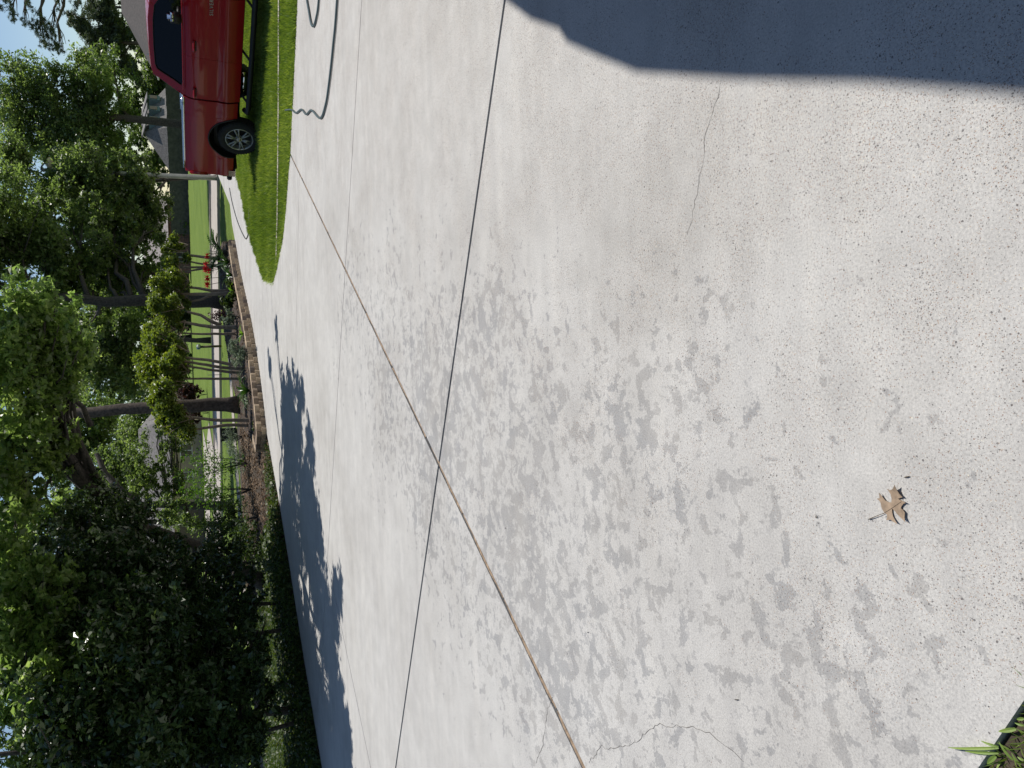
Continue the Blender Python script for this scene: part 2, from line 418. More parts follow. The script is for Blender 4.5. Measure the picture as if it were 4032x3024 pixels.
u2, d2 = split(u, *JC, .007)
slabs += list(split(d2, *JC2, .007))
rest = u2
for J in (JD, JF, JE, JG, JH):
    rest, lo = split(rest, *J, .005); slabs.append(lo)
slabs.append(rest)
drive = bpy.data.objects.new('driveway', None); COL.objects.link(drive); tag(drive, kind='structure')
drive['label'] = 'pale grey concrete driveway cast in large slabs'
for s in slabs:
    if len(s) < 3: continue
    bm = bmesh.new(); vs = []
    for p in s:
        if not vs or math.hypot(p[0]-vs[-1].co.x, p[1]-vs[-1].co.y) > .01: vs.append(bm.verts.new((p[0], p[1], 0)))
    f = bm.faces.new(vs); bm.normal_update()
    if f.normal.z < 0: f.normal_flip()
    cy = sum(p[1] for p in s)/len(s)
    if len(s) < 7 and cy < 12:
        r = bmesh.ops.inset_region(bm, faces=[f], thickness=.012, depth=0)
        for q in r['faces']: q.material_index = 1
        for v in {v for q in r['faces'] for v in q.verts if v not in f.verts}: v.co.z = -.007
        r = bmesh.ops.inset_region(bm, faces=[f], thickness=.065, depth=0)
        for q in r['faces']: q.material_index = 1
    be = [e for e in bm.edges if e.is_boundary]
    r = bmesh.ops.extrude_edge_only(bm, edges=be)
    for v in r['geom']:
        if isinstance(v, bmesh.types.BMVert): v.co.z = -.13
    bm.normal_update()
    me = bpy.data.meshes.new('slab'); bm.to_mesh(me); bm.free()
    link('slab', me, ['concrete', 'concrete_tooled'], drive)
sheet('joint_filler', OUT, -.032, 'joint_dark', drive)
# wooden strip: weathered lengths, some lifted out of the joint
def strip(a, b, n, wd, z):
    a, b = Vector((*a, 0)), Vector((*b, 0)); d = (b-a).normalized(); s = Vector((-d.y, d.x, 0))
    for i in range(n):
        p, q = a.lerp(b, i/n), a.lerp(b, (i+1)/n-.004)
        bm = bmesh.new(); k = 9; vs = []
        for j in range(k):
            c = p.lerp(q, j/(k-1)); h = z+random.uniform(-.004, .006); ww = wd*random.uniform(.6, 1.05); c = c+s*random.uniform(-.003, .003)
            vs.append([bm.verts.new(c+s*x*ww+Vector((0, 0, hh))) for x, hh in ((-.5, -.03), (-.5, h-.002), (.5, h+.002), (.5, -.03))])
        for r0, r1 in zip(vs, vs[1:]):
            for m in range(3): bm.faces.new((r0[m], r0[m+1], r1[m+1], r1[m]))
        frombm('joint_strip', bm, 'joint_wood', drive)
strip((-2.35, 1.98), (-.42, 5.02), 5, .018, -.004)
strip((-.36, 5.12), (3.46, 11.15), 7, .016, -.006)
def crack(pts, wd=.004):
    bm = bmesh.new(); prev = None; q = []
    for a, b in zip(pts, pts[1:]):
        a, b = Vector((*a, .0012)), Vector((*b, .0012)); m = max(2, int((b-a).length/.018))
        for i in range(m): q.append(a.lerp(b, i/m)+Vector((random.uniform(-1, 1), random.uniform(-1, 1), 0))*.006)
    for i in range(len(q)):
        d = (q[min(i+1, len(q)-1)]-q[max(0, i-1)]).normalized(); s = Vector((-d.y, d.x, 0))*wd*.5*random.uniform(.3, 1.2)
        cur = (bm.verts.new(q[i]+s), bm.verts.new(q[i]-s))
        if prev: bm.faces.new((prev[0], prev[1], cur[1], cur[0]))
        prev = cur
    frombm('crack', bm, 'crack_dirt', drive)
crack([(-1.70, 2.88), (-1.57, 2.76), (-1.57, 2.72), (-1.51, 2.61), (-1.44, 2.49), (-1.39, 2.44), (-1.30, 2.32), (-1.28, 2.25), (-1.25, 2.18), (-1.22, 2.08), (-1.21, 2.03), (-1.22, 1.94), (-1.24, 1.85)], .0024)
crack([(-1.53, 3.22), (-1.62, 3.28), (-1.82, 3.35), (-1.97, 3.45)], .003)
crack([(.95, 1.84), (.91, 1.86), (.87, 1.88), (.81, 1.93), (.72, 1.95), (.56, 2.01), (.47, 2.05)], .0016)

# ---- lawn island, mow curb, street, paths
tag(sheet('lawn', ISLAND_N + [(16, 12), (16, 29)] + ISLAND_F[::-1], LAWNZ, 'lawn'), kind='structure')
curb_pts = [(9.5, 10.55), (6.1, 11.8), (4.68, 12.28), (3.05, 12.95), (2.3, 13.38)]
def ribbon(name, pts, wd, z0, z1, mat, parent=None):
    l, r = [], []
    for i, p in enumerate(pts):
        d = Vector(pts[min(i+1, len(pts)-1)])-Vector(pts[max(i-1, 0)]); s = Vector((-d.y, d.x)).normalized()*wd/2
        l.append((p[0]+s.x, p[1]+s.y)); r.append((p[0]-s.x, p[1]-s.y))
    return prism(name, l+r[::-1], z0, z1, mat, parent)
tag(ribbon('kerb', curb_pts, .13, -.12, .012, 'concrete_far'), 'low concrete mow kerb running through the grass strip', kind='structure')
sd = Vector((-.875, .485)); sn = Vector((.485, .875))
def st(t, o): v = sn*t + sd*o; return (v.x, v.y)
tag(sheet('street', [st(31.3, -60), st(38.3, -60), st(38.3, 90), st(31.3, 90)], -.05, 'concrete_far'), kind='structure')
for t in (31.22, 38.38):
    tag(prism('street_kerb', [st(t-.08, -60), st(t+.08, -60), st(t+.08, 90), st(t-.08, 90)], -.1, .03, 'concrete_far'), kind='structure')
tag(ribbon('path', [(3.9, 29.6), (2.1, 29.2), (.0, 28.2), (-3, 26.8), (-8, 25.0)], 1.2, -.1, -.045, 'concrete_far'), kind='structure')
tag(sheet('neighbour_driveway', [(-16, 62), (-4.5, 58), (-3.0, 70), (-15, 76)], -.04, 'concrete_far'), kind='structure')
tag(sheet('neighbour_path', [(-8, 50), (-3.4, 47.4), (-1.8, 54), (-3.3, 60), (-6, 60)], -.045, 'concrete_far'), kind='structure')
# ---- raised planting bed and leaf-strewn ground on the left
BED = WALL + [(4.6, 23.6), (5.1, 26.2), (5.3, 28.9), (4.4, 29.4), (2.2, 27.5), (.2, 23.6), (-.85, 20.0), (-1.1, 17.5), (-1.2, 16.66)]
tag(prism('planting_bed', BED, -.05, .165, 'bark_mulch'), kind='structure')
SIDE = LEFT + [(-.8, 16.25), (-1.2, 16.75), (-1.1, 17.5), (-.85, 20.0), (.2, 23.6), (-1, 25.5), (-9, 23), (-16, 14), (-14, 4)]
tag(sheet('woodland_floor', SIDE, -.02, 'soil'), kind='structure')
tag(sheet('verge', [(3.4, -1.285), (-9.2, 5.65), (-9.2, -2), (3, -3)], -.022, 'soil'), kind='structure')

# ---- retaining wall of split-face blocks, two courses
wallt = thing('block_wall', 'low retaining wall of two courses of tan split-face blocks edging the bed', 'wall', (WALL[0][0], WALL[0][1], 0))
def blockmesh(mat, L):
    bm = bmesh.new(); h = .096; f = .062
    prof = [(-L/2+.003, .15), (-L/2+.003, 0), (-L*.03, -f), (L*.03, -f), (L/2-.003, 0), (L/2-.003, .15)]
    rows = []
    for z in (0.0, h):
        rows.append([bm.verts.new((x+random.uniform(-.002, .002), y+(random.uniform(-.004, .004)), z)) for x, y in prof])
    n_ = len(prof)
    for k in range(n_): bm.faces.new((rows[0][k], rows[0][(k+1) % n_], rows[1][(k+1) % n_], rows[1][k]))
    bm.faces.new(rows[1]); bm.faces.new(rows[0][::-1])
    bmesh.ops.recalc_face_normals(bm, faces=bm.faces[:])
    me = bpy.data.meshes.new('block'); bm.to_mesh(me); bm.free(); me.materials.append(MATS[mat]); return me
BM_ = [blockmesh(m, .225) for m in ('block_tan', 'block_tan', 'block_brown', 'block_tan', 'block_grey')]
def lay(poly, z, start):
    seg = [(Vector(a), Vector(b)) for a, b in zip(poly, poly[1:])]; tot = sum((b-a).length for a, b in seg); s = start
    while s < tot:
        q = s
        for a, b in seg:
            L = (b-a).length
            if q <= L: break
            q -= L
        p = a+(b-a).normalized()*q; ang = math.atan2(b.y-a.y, b.x-a.x)
        o = bpy.data.objects.new('block', random.choice(BM_)); COL.objects.link(o); o.parent = wallt
        o.location = (p.x-WALL[0][0], p.y-WALL[0][1], z); o.rotation_euler = (0, 0, ang+random.uniform(-.03, .03)); s += .225
lay([(-1.0, 17.4), (-1.22, 16.7)] + [(-.95, 16.3)] + WALL, 0.0, .1)
lay([(-1.0, 17.4), (-1.22, 16.7)] + [(-.95, 16.3)] + WALL[:-1] + [(4.3, 22.7)], .0975, .21)

# ---- the house whose eave shades the right of the drive (stands right of the picture)
HE = 4.6; sh = (sdir.x/sdir.z*HE, sdir.y/sdir.z*HE)
edge = [(1.98, 3.45), (1.75, 3.17), (1.58, 2.90), (1.49, 2.83), (1.31, 2.56), (1.15, 2.31), (.91, 1.77), (.72, 1.31), (.55, .94), (.05, -.2), (-.5, -1.6)]
ee = [(x+sh[0], y+sh[1]) for x, y in edge]
gh = thing('garage_house', 'brick house whose roof eave shades the driveway', 'house', (6, 2, 0))
foot = [(ee[0][0]+1.6, ee[0][1]+1.75)] + ee + [(5.5, -6), (13, -2), (11, 8)]
bm = bmesh.new()
top = [bm.verts.new((x, y, HE)) for x, y in foot]; low = [bm.verts.new((x, y, HE-.16)) for x, y in foot]
cx, cy = 8.5, 1.2; rid = bm.verts.new((cx, cy, 7.2)); k = len(foot)
for i in range(k):
    j = (i+1) % k; bm.faces.new((top[i], top[j], rid)); bm.faces.new((top[i], top[j], low[j], low[i]))
bm.faces.new(low)
world_child(frombm('roof', bm, 'shingle_brown'), gh)
wl = [(x+(cx-x)*.11, y+(cy-y)*.11) for x, y in (foot[0], ee[4], ee[8], ee[10], *foot[-3:])]
world_child(prism('wall', wl, -.1, HE-.165, 'brick_red'), gh)

# ================================================================== OBJECTS
# ---- oak leaf on the concrete
def gl(x, y): return G(3300+x*.18083, 1800+y*.18083)
lp = [(1040, 1205), (985, 1110), (960, 980), (930, 930), (890, 895), (945, 890), (947, 765), (1000, 850), (1060, 940), (1120, 975), (1185, 985), (1195, 900), (1180, 800), (1140, 720), (1120, 675),
      (1170, 710), (1230, 700), (1300, 640), (1340, 585), (1352, 700), (1400, 800), (1470, 865), (1400, 880), (1340, 900), (1390, 930), (1450, 950), (1540, 990), (1470, 1005), (1420, 1060), (1400, 1110),
      (1450, 1140), (1500, 1200), (1495, 1290), (1520, 1360), (1550, 1410), (1440, 1340), (1330, 1250), (1270, 1180), (1197, 1112), (1205, 1200), (1230, 1290), (1290, 1380), (1350, 1450), (1240, 1400), (1190, 1360), (1090, 1365), (1105, 1300), (1095, 1240)]
lt = thing('fallen_leaf', 'curled dry brown oak leaf lying on the concrete', 'leaf', gl(1150, 1110))
bm = bmesh.new(); ctr = gl(1200, 1080)
def lz(p): r = (p-ctr).length; return .004 + 2.4*r*r + .25*max(0, r-.04)
f = bm.faces.new([bm.verts.new(gl(*p)) for p in lp])
r = bmesh.ops.triangulate(bm, faces=[f])
bmesh.ops.subdivide_edges(bm, edges=bm.edges[:], cuts=2, use_grid_fill=True)
for v in bm.verts: v.co.z = lz(v.co)
top_ = bmesh.ops.duplicate(bm, geom=bm.faces[:])
for g in top_['geom']:
    if isinstance(g, bmesh.types.BMVert): g.co.z -= .0006
world_child(frombm('blade', bm, 'dead_leaf', None, True), lt)
bm = bmesh.new(); a, b = gl(1045, 1208), gl(690, 1352); a.z = lz(a); b.z = .004
tube(bm, [a, a.lerp(b, .5)+Vector((0, 0, .002)), b], [.0007, .0009, .0016], 6); world_child(frombm('stalk', bm, 'post_wood', None, True), lt)
bm = bmesh.new(); q0, q1 = gl(1045, 1208), gl(1420, 960)
tube(bm, [Vector((p.x, p.y, lz(p)+.0004)) for p in (q0.lerp(q1, t/6) for t in range(7))], .0006, 5); world_child(frombm('vein', bm, 'post_wood'), lt)
# ---- crumbs and twigs
def gz(x0, y0, s, x, y, z=.003): return G(x0+x*s, y0+y*s, z)
for i, (px, py, L) in enumerate([(3570, 1878, .016), (2900, 2755, .02), (3215, 2035, .008), (2315, 2490, .012), (1990, 2080, .012)]):
    bm = bmesh.new(); c = G(px, py, .003); a = random.uniform(0, 3); d = Vector((math.cos(a), math.sin(a), 0))*L/2
    tube(bm, [c-d, c+Vector((0, 0, .002)), c+d], [.0012, .0018, .0008], 5)
    lab = ['tiny pale twig on the concrete beside the dry leaf', 'small dark twig at the crack far left of the drive', 'tiny brown crumb of bark near the dry leaf', 'small dark crumb lying by the wooden joint strip', 'dark speck of bark in the middle of the drive'][i]
    tag(frombm('twig', bm, ['post_wood', 'bark_oak'][i % 2], None, True), lab, 'twig')

# ---- garden hose and thin cable
def hose(name, label, pts, rad, mat, grp=None):
    P_ = [Vector(p) for p in pts]; out = []
    for i in range(len(P_)-1):
        p0, p1, p2, p3 = P_[max(i-1, 0)], P_[i], P_[i+1], P_[min(i+2, len(P_)-1)]
        for j in range(8):
            t = j/8; out.append(.5*((2*p1)+(p2-p0)*t+(2*p0-5*p1+4*p2-p3)*t*t+(3*p1-p0-3*p2+p3)*t**3))
    out.append(P_[-1]); bm = bmesh.new(); tube(bm, out, rad, 10)
    return tag(frombm(name, bm, mat, None, True), label, 'hose', grp)
hz = [(4.18, 11.25), (4.05, 10.86), (3.86, 10.45), (3.74, 9.98), (3.55, 9.62), (3.46, 9.22), (3.17, 8.66), (3.20, 8.30), (3.36, 8.05), (3.62, 7.78), (3.96, 7.50), (5.2, 6.75), (6.3, 7.0), (6.2, 7.9), (5.2, 8.15), (4.50, 8.45), (4.34, 8.68), (4.36, 8.93), (4.6, 9.12), (5.2, 9.35), (6.4, 9.2)]
hose('garden_hose', 'grey green garden hose looped on the concrete by the grass', [(x, y, .016+(.0 if i else .03)) for i, (x, y) in enumerate(hz)], .0125, 'hose_rubber')
cb = [(6.4, 24.3), (5.74, 23.4), (4.77, 21.6), (3.95, 19.6), (3.8, 18.9), (3.84, 18.4), (4.0, 18.1), (4.3, 18.15)]
hose('extension_cable', 'thin black cable curving over the far driveway beside the lawn', [(x, y, .012) for x, y in cb], .012, 'cable_rubber')

# ---- grass island blades
def blades(name, pts, h, wd, mat, parent=None, lean=.45, kind='stuff', tone=None):
    n = len(pts); pts = np.asarray(pts); a = rng.uniform(0, 2*np.pi, n); s = np.stack([np.cos(a), np.sin(a), 0*a], 1)
    la = rng.uniform(0, 2*np.pi, n); ln = np.abs(rng.normal(0, lean, n)); H = h*rng.uniform(.55, 1.25, n)
    tip = pts + np.stack([np.cos(la)*ln*H, np.sin(la)*ln*H, H], 1); midp = pts*.5+tip*.5 + np.array([0, 0, 1])*(H*.08)[:, None]
    W = (wd*rng.uniform(.6, 1.3, n))[:, None]
    v = np.empty((n, 5, 3)); v[:, 0] = pts-s*W*.45; v[:, 1] = pts+s*W*.45; v[:, 2] = midp+s*W*.45; v[:, 3] = tip; v[:, 4] = midp-s*W*.45
    me = bpy.data.meshes.new(name); me.vertices.add(5*n); me.vertices.foreach_set('co', v.reshape(-1))
    me.loops.add(5*n); me.loops.foreach_set('vertex_index', np.arange(5*n, dtype=np.int32))
    me.polygons.add(n); me.polygons.foreach_set('loop_start', np.arange(0, 5*n, 5, dtype=np.int32)); me.update(calc_edges=True)
    at_ = me.attributes.new('rnd', 'FLOAT', 'FACE'); at_.data.foreach_set('value', (rng.beta(2, 2, n) if tone is None else np.clip(tone, 0, 1)).astype(np.float32))
    o = link(name, me, mat, parent)
    if kind: o['kind'] = kind
    return o
isl = ISLAND_N + [(9.5, 8.5), (11, 12), (13, 20), (13, 29)] + ISLAND_F[::-1]
n0 = 330000
x = rng.uniform(2, 11, n0); y = 9 + 20*rng.uniform(0, 1, n0)**1.25
k = inpoly(x, y, isl) & (x < .62*y-.2)
dmin = np.full(n0, 9.0)
for a, b in zip(curb_pts, curb_pts[1:]):
    ax, ay, bx, by = *a, *b; L2 = (bx-ax)**2+(by-ay)**2; t = np.clip(((x-ax)*(bx-ax)+(y-ay)*(by-ay))/L2, 0, 1)
    dmin = np.minimum(dmin, np.hypot(x-ax-t*(bx-ax), y-ay-t*(by-ay)))
k &= dmin > .06+.02*np.sin(x*9)*np.sin(y*11)
fx, fy = [], []
for poly_ in (ISLAND_N[:-1], ISLAND_F[:-2], [ISLAND_N[0], ISLAND_F[0]]):
    for a, b in zip(poly_, poly_[1:]):
        m_ = int(math.hypot(b[0]-a[0], b[1]-a[1])*900); t_ = rng.uniform(0, 1, m_); jx = rng.normal(0, .022, m_)
        fx.append(a[0]+(b[0]-a[0])*t_+jx); fy.append(a[1]+(b[1]-a[1])*t_+rng.normal(0, .022, m_))
x, y = np.concatenate([x[k]]+fx), np.concatenate([y[k]]+fy)
tn = .5+.28*np.sin(x*2.1+y*1.3)*np.sin(y*1.7-x*.6)+rng.normal(0, .22, len(x))
lg = blades('lawn_grass', np.stack([x, y, np.full(len(x), LAWNZ)+.0], 1), .098*(1+.25*np.sin(x*5.3+y*3.1)*np.sin(y*6.1-x*2.2)), .011, 'grass_blade', tone=tn)
lg['label'] = 'thick green turf blades on the island between drive and truck'
# far lawns keep their pile near the eye only
# ---- grass tuft creeping over the slab in the near corner
tf = thing('grass_tuft', 'coarse grass tuft creeping over the slab edge in the near left corner', 'grass', (-.86, .98, -.04))
def strap(bm, p, d, L, wd, arch, n=9, up0=.6, taper=1.0):
    d = Vector((d[0], d[1], 0)).normalized(); s = Vector((-d.y, d.x, 0)); prev = None
    for i in range(n+1):
        t = i/n; c = Vector(p)+d*L*t*(1-.25*up0)+Vector((0, 0, L*(up0*t-arch*t*t)))
        ww = wd*.5*(min(1, .55+t*2) if t < .3 else (1-((t-.3)/.7)**(1.7*taper)))+.0006
        cur = (bm.verts.new(c+s*ww+Vector((0, 0, ww*.5))), bm.verts.new(c), bm.verts.new(c-s*ww+Vector((0, 0, ww*.5))))
        if prev:
            bm.faces.new((prev[0], prev[1], cur[1], cur[0])); bm.faces.new((prev[1], prev[2], cur[2], cur[1]))
        prev = cur
def setrnd(me, lo=.2, hi=.8):
    a = me.attributes.new('rnd', 'FLOAT', 'FACE'); a.data.foreach_set('value', np.full(len(me.polygons), random.uniform(lo, hi), np.float32))
def gq(x, y, z=0): return G(3600+x*.1953, 2700+y*.1953, z)
for (x0, y0), (x1, y1), wd, z1 in [((1700, 1250), (720, 1235), .008, .012), ((1700, 1360), (1050, 1310), .007, .006), ((2050, 870), (1600, 955), .011, .02), ((1700, 1230), (1290, 1130), .007, .012), ((2212, 660), (1940, 720), .008, .02),
                                  ((1650, 1420), (1360, 1620), .012, .02), ((2000, 1500), (1640, 1150), .008, .015), ((2212, 800), (1900, 790), .006, .02), ((2150, 1600), (1850, 1400), .008, .02), ((2212, 1500), (1950, 1480), .007, .02)]:
    a = gq(x0, y0, -.004); b = gq(x1, y1, z1); bm = bmesh.new(); d = b-a; L = math.hypot(d.x, d.y)
    strap(bm, a, d, L/.88, wd*.75, .28, 8, .45); o = frombm('leaf', bm, 'grass_blade'); setrnd(o.data, .3, .7); world_child(o, tf)
xx = rng.uniform(-1.3, -.5, 5000); yy = rng.uniform(.35, 1.3, 5000); kk = (.482*xx+.876*yy) < .515
world_child(blades('thatch', np.stack([xx[kk], yy[kk], np.full(kk.sum(), -.022)], 1), .03, .004, 'grass_blade', None, 1.2), tf)
ccl = rng.uniform(-1.3, -.5, 900); ccy = rng.uniform(.35, 1.3, 900); kk = (.482*ccl+.876*ccy) < .515
world_child(leaves('litter', np.stack([ccl[kk], ccy[kk], np.full(kk.sum(), -.012)], 1), .012, .5, 'leaf_litter', None, 1.0, kind='stuff'), tf)

# ================================================================== PICKUP TRUCK (local x forward, y away from the drive, z up)
TR = G(600+1515*.2713, 400+600*.2713)
truck = thing('pickup_truck', 'red crew cab pickup truck parked on the grass at the edge of the drive', 'truck', (TR.x, TR.y, -.075), R(-60))
TW = 2.04; Z0 = .075
def wside(z):
    return float(np.interp(z, [.3, .45, .60, .755, .80, 1.05, 1.22, 1.33, 1.40, 1.43], [.13, .07, .025, .012, .035, .03, .035, .05, .085, .12]))
def panel(name, ss, zt, zb, mat, parent, nz=14, far=False, cap=True, z_extra=()):
    bm = bmesh.new(); cols = []
    for s in ss:
        a, b = zb(s), zt(s); col = []
        for k in range(nz+1):
            z = a+(b-a)*k/nz; w_ = wside(z); col.append(bm.verts.new((s, TW-w_ if far else w_, z)))
        if cap:
            col.append(bm.verts.new((s, (TW-wside(b)-.05) if far else wside(b)+.05, b+.004)))
        cols.append(col)
    for c0, c1 in zip(cols, cols[1:]):
        for k in range(len(c0)-1): bm.faces.new((c0[k], c1[k], c1[k+1], c0[k+1]))
    o = frombm(name, bm, mat, parent, True)
    sol = o.modifiers.new('thickness', 'SOLIDIFY'); sol.thickness = .02; sol.offset = -1; es_ = o.modifiers.new('edges', 'EDGE_SPLIT'); es_.split_angle = R(35)
    return o
def arch(c, r, z0, flat):
    def f(s):
        x_ = abs(s-c)
        return max(flat(s), z0+math.sqrt(max(0, r*r-x_*x_))*1.04) if x_ < r else flat(s)
    return f
lin = lambda a, b, n: [a+(b-a)*i/n for i in range(n+1)]
bedbot = arch(0, .50, .475, lambda s: .50 if s < 0 else .47)
bedtop = lambda s: 1.425
fentop = lambda s: float(np.interp(s, [3.1, 3.9, 4.5, 4.72], [1.40, 1.34, 1.27, 1.12]))
fenbot = arch(3.74, .50, .475, lambda s: .47 if s < 3.7 else .52)
for far in (False, True):
    panel('bed_side', sorted(lin(-1.0, .875, 30)+[-.499, .499, -.49, .49, -.45, .45]), bedtop, bedbot, 'red_paint', truck, 16, far)
    for nm, s0, s1 in (('rear_door', .915, 1.807), ('front_door', 1.812, 3.05)):
        dz = panel(nm, lin(s0, s1, 6), lambda s: 1.43, lambda s: .44, 'red_paint', truck, 18, far)
        hs = (s0+.135) if nm == 'rear_door' else (s0+.24)
        bm = bmesh.new(); y_ = TW+.012 if far else -.012
        box(bm, (hs+.0, y_+(-.02 if far else .02), 1.255), (.23, .05, .045), .014); h_ = frombm('handle', bm, 'red_paint', dz, True)
        bm = bmesh.new(); box(bm, (hs, TW-.028 if far else .028, 1.225), (.2, .02, .03), .006); frombm('handle_recess', bm, 'black_plastic', dz)
    panel('front_fender', sorted(lin(3.062, 4.72, 30)+[3.241, 4.239]), fentop, fenbot, 'red_paint', truck, 14, far)
    # greenhouse: pillar frame round one dark band of glass
    zz = lambda z: .115+(z-1.43)*.40
    inner = [(1.10, 1.475), (1.165, 1.60), (1.225, 1.76), (1.27, 1.865), (1.36, 1.895), (1.75, 1.905), (2.25, 1.895), (2.55, 1.86), (2.80, 1.73), (3.02, 1.56), (3.10, 1.445), (2.4, 1.425), (1.75, 1.44), (1.20, 1.447)]
    outer = [(.885, 1.43), (.965, 1.60), (1.07, 1.80), (1.125, 1.935), (1.28, 1.972), (1.75, 1.985), (2.25, 1.978), (2.62, 1.935), (2.95, 1.75), (3.22, 1.56), (3.34, 1.42), (2.4, 1.405), (1.75, 1.405), (1.1, 1.405)]
    fl = (lambda y: TW-y) if far else (lambda y: y)
    bm = bmesh.new(); iv = [bm.verts.new((s, fl(zz(z)+.0), z)) for s, z in inner]; ov = [bm.verts.new((s, fl(zz(z)-.004), z)) for s, z in outer]
    n_ = len(iv)
    for k in range(n_): bm.faces.new((iv[k], iv[(k+1) % n_], ov[(k+1) % n_], ov[k]))
    fr = frombm('window_frame', bm, 'red_paint', truck, False)
    m_ = fr.modifiers.new('t', 'SOLIDIFY'); m_.thickness = .03; m_.offset = 1 if far else -1
    m_ = fr.modifiers.new('b', 'BEVEL'); m_.width = .008; m_.segments = 2
    bm = bmesh.new(); f = bm.faces.new([bm.verts.new((s, fl(zz(z)+.016), z)) for s, z in inner]); frombm('side_window', bm, 'privacy_glass', truck)
    bm = bmesh.new(); tube(bm, [(s, fl(zz(z)+.003), z) for s, z in inner+inner[:1]], .007, 5, False); frombm('window_seal', bm, 'black_plastic', truck, True)
    bm = bmesh.new(); tube(bm, [(s, fl(.075), 1.437) for s in lin(1.05, 3.1, 6)], .011, 6); frombm('sill_trim', bm, 'red_paint', truck, True)
    # side step, mirror, wheel arch liner
    bm = bmesh.new(); yb = fl(-.05)
    tube(bm, [(.70, fl(.12), .34), (.78, yb, .30), (.9, yb, .29), (2.0, yb, .285), (3.2, yb, .29), (3.32, fl(.12), .34)], .048, 12)
    sb = frombm('side_step', bm, 'black_plastic', truck, True)
    for s in (1.0, 1.95, 3.0):
        bm = bmesh.new(); tube(bm, [(s+.1, fl(.25), .50), (s, yb, .30)], .022, 7); frombm('step_bracket', bm, 'black_plastic', sb, True)
    bm = bmesh.new(); box(bm, (2.69, fl(-.17), 1.55), (.10, .26, .21), .035); mr = frombm('mirror', bm, 'black_plastic', truck, True)
    bm = bmesh.new(); box(bm, (2.715, fl(-.175), 1.595), (.11, .272, .15), .05); frombm('mirror_cap', bm, 'chrome', mr, True)
    bm = bmesh.new(); box(bm, (2.72, fl(.0), 1.49), (.07, .16, .05), .015); frombm('mirror_arm', bm, 'black_plastic', mr, True)
    for c in (0, 3.74):
        bm = bmesh.new(); rr = [(c+math.cos(t)*.505, .475+math.sin(t)*.525) for t in lin(-.05, math.pi+.05, 20)]
        for (a, b), (a2, b2) in zip(rr, rr[1:]):
            bm.faces.new([bm.verts.new(p) for p in ((a, fl(.04), b), (a2, fl(.04), b2), (a2, fl(.45), b2), (a, fl(.45), b))])
        bm.faces.new([bm.verts.new((a, fl(.44), b)) for a, b in rr])
        frombm('arch_liner', bm, 'black_plastic', truck)
        bm = bmesh.new(); tube(bm, [(c+math.cos(t)*.50, fl(wside(.475+math.sin(t)*.52)-.004), .475+math.sin(t)*.52) for t in lin(0, math.pi, 20)], .016, 6); frombm('arch_trim', bm, 'black_plastic', truck, True)
    # tail lamp
    bm = bmesh.new(); box(bm, (-.99, fl(.055), 1.17), (.07, .10, .36), .02); tl = frombm('tail_lamp', bm, 'tail_lens', truck, True)
    bm = bmesh.new(); box(bm, (-1.012, fl(.055), 1.10), (.05, .07, .09), .01); frombm('reverse_lens', bm, 'trim_white', tl, True)
    # bed rail cap
    bm = bmesh.new(); tube(bm, [(s, fl(.135), 1.445) for s in lin(-.95, .86, 8)], .03, 8); frombm('bed_rail', bm, 'chrome', truck, True)
# rear: tailgate, bumper, cover, cab back, roof, glass, bonnet, underside
bm = bmesh.new(); box(bm, (-.985, TW/2, .99), (.06, TW-.26, .86), .02); tg = frombm('tailgate', bm, 'red_paint', truck, True)
bm = bmesh.new(); box(bm, (-1.01, TW/2, 1.40), (.10, TW-.22, .06), .02); frombm('tailgate_lip', bm, 'red_paint', tg, True)
bm = bmesh.new(); box(bm, (-1.02, TW/2, 1.22), (.02, .24, .09), .01); frombm('tailgate_handle', bm, 'black_plastic', tg, True)
bm = bmesh.new()
bp = [(-.86, .03), (-1.02, .03), (-1.10, .10), (-1.12, .35), (-1.12, TW-.35), (-1.10, TW-.10), (-1.02, TW-.03), (-.86, TW-.03)]
bi = [(-.86, .10), (-.98, .10), (-1.0, .35), (-1.0, TW-.35), (-.98, TW-.10), (-.86, TW-.10)]
rows = [[bm.verts.new((s, y_, z)) for s, y_ in bp] for z in (.455, .50, .66, .70)]
for r0, r1 in zip(rows, rows[1:]):
    for a in range(len(bp)-1): bm.faces.new((r0[a], r0[a+1], r1[a+1], r1[a]))
bm.faces.new(rows[-1]); bm.faces.new(rows[0][::-1])
bu = frombm('rear_bumper', bm, 'chrome', truck, False)
for y_ in (.10, TW-.10):
    bm = bmesh.new(); box(bm, (-1.075, y_+(-.045 if y_ < 1 else .045), .565), (.10, .10, .10), .02); frombm('corner_step', bm, 'black_plastic', bu, True)
bm = bmesh.new(); box(bm, (-1.10, TW/2, .44), (.10, 1.3, .10), .02); frombm('bumper_valance', bm, 'black_plastic', bu, True)
bm = bmesh.new(); box(bm, (-.05, TW/2, 1.43), (1.80, TW-.30, .035), .012); frombm('bed_cover', bm, 'black_plastic', truck, True)
bm = bmesh.new(); box(bm, (.80, TW/2, 1.0), (.06, TW-.2, .8)); frombm('bed_front', bm, 'black_plastic', truck)
def loft(name, prof, mat, crown=.03, ny=8):       # prof: (s, z, inset)
    bm = bmesh.new(); rows = []
    for s, z, ins in prof:
        rows.append([bm.verts.new((s, ins+(TW-2*ins)*k/ny, z+crown*math.sin(math.pi*k/ny))) for k in range(ny+1)])
    for r0, r1 in zip(rows, rows[1:]):
        for k in range(ny): bm.faces.new((r0[k], r0[k+1], r1[k+1], r1[k]))
    return frombm(name, bm, mat, truck, True)
loft('roof', [(1.115, 1.925, .33), (1.28, 1.972, .335), (1.75, 1.985, .34), (2.25, 1.978, .34), (2.62, 1.935, .33)], 'red_paint', .035)
loft('cab_back', [(.875, .80, .06), (.885, 1.43, .10), (.95, 1.52, .13)], 'red_paint', 0)
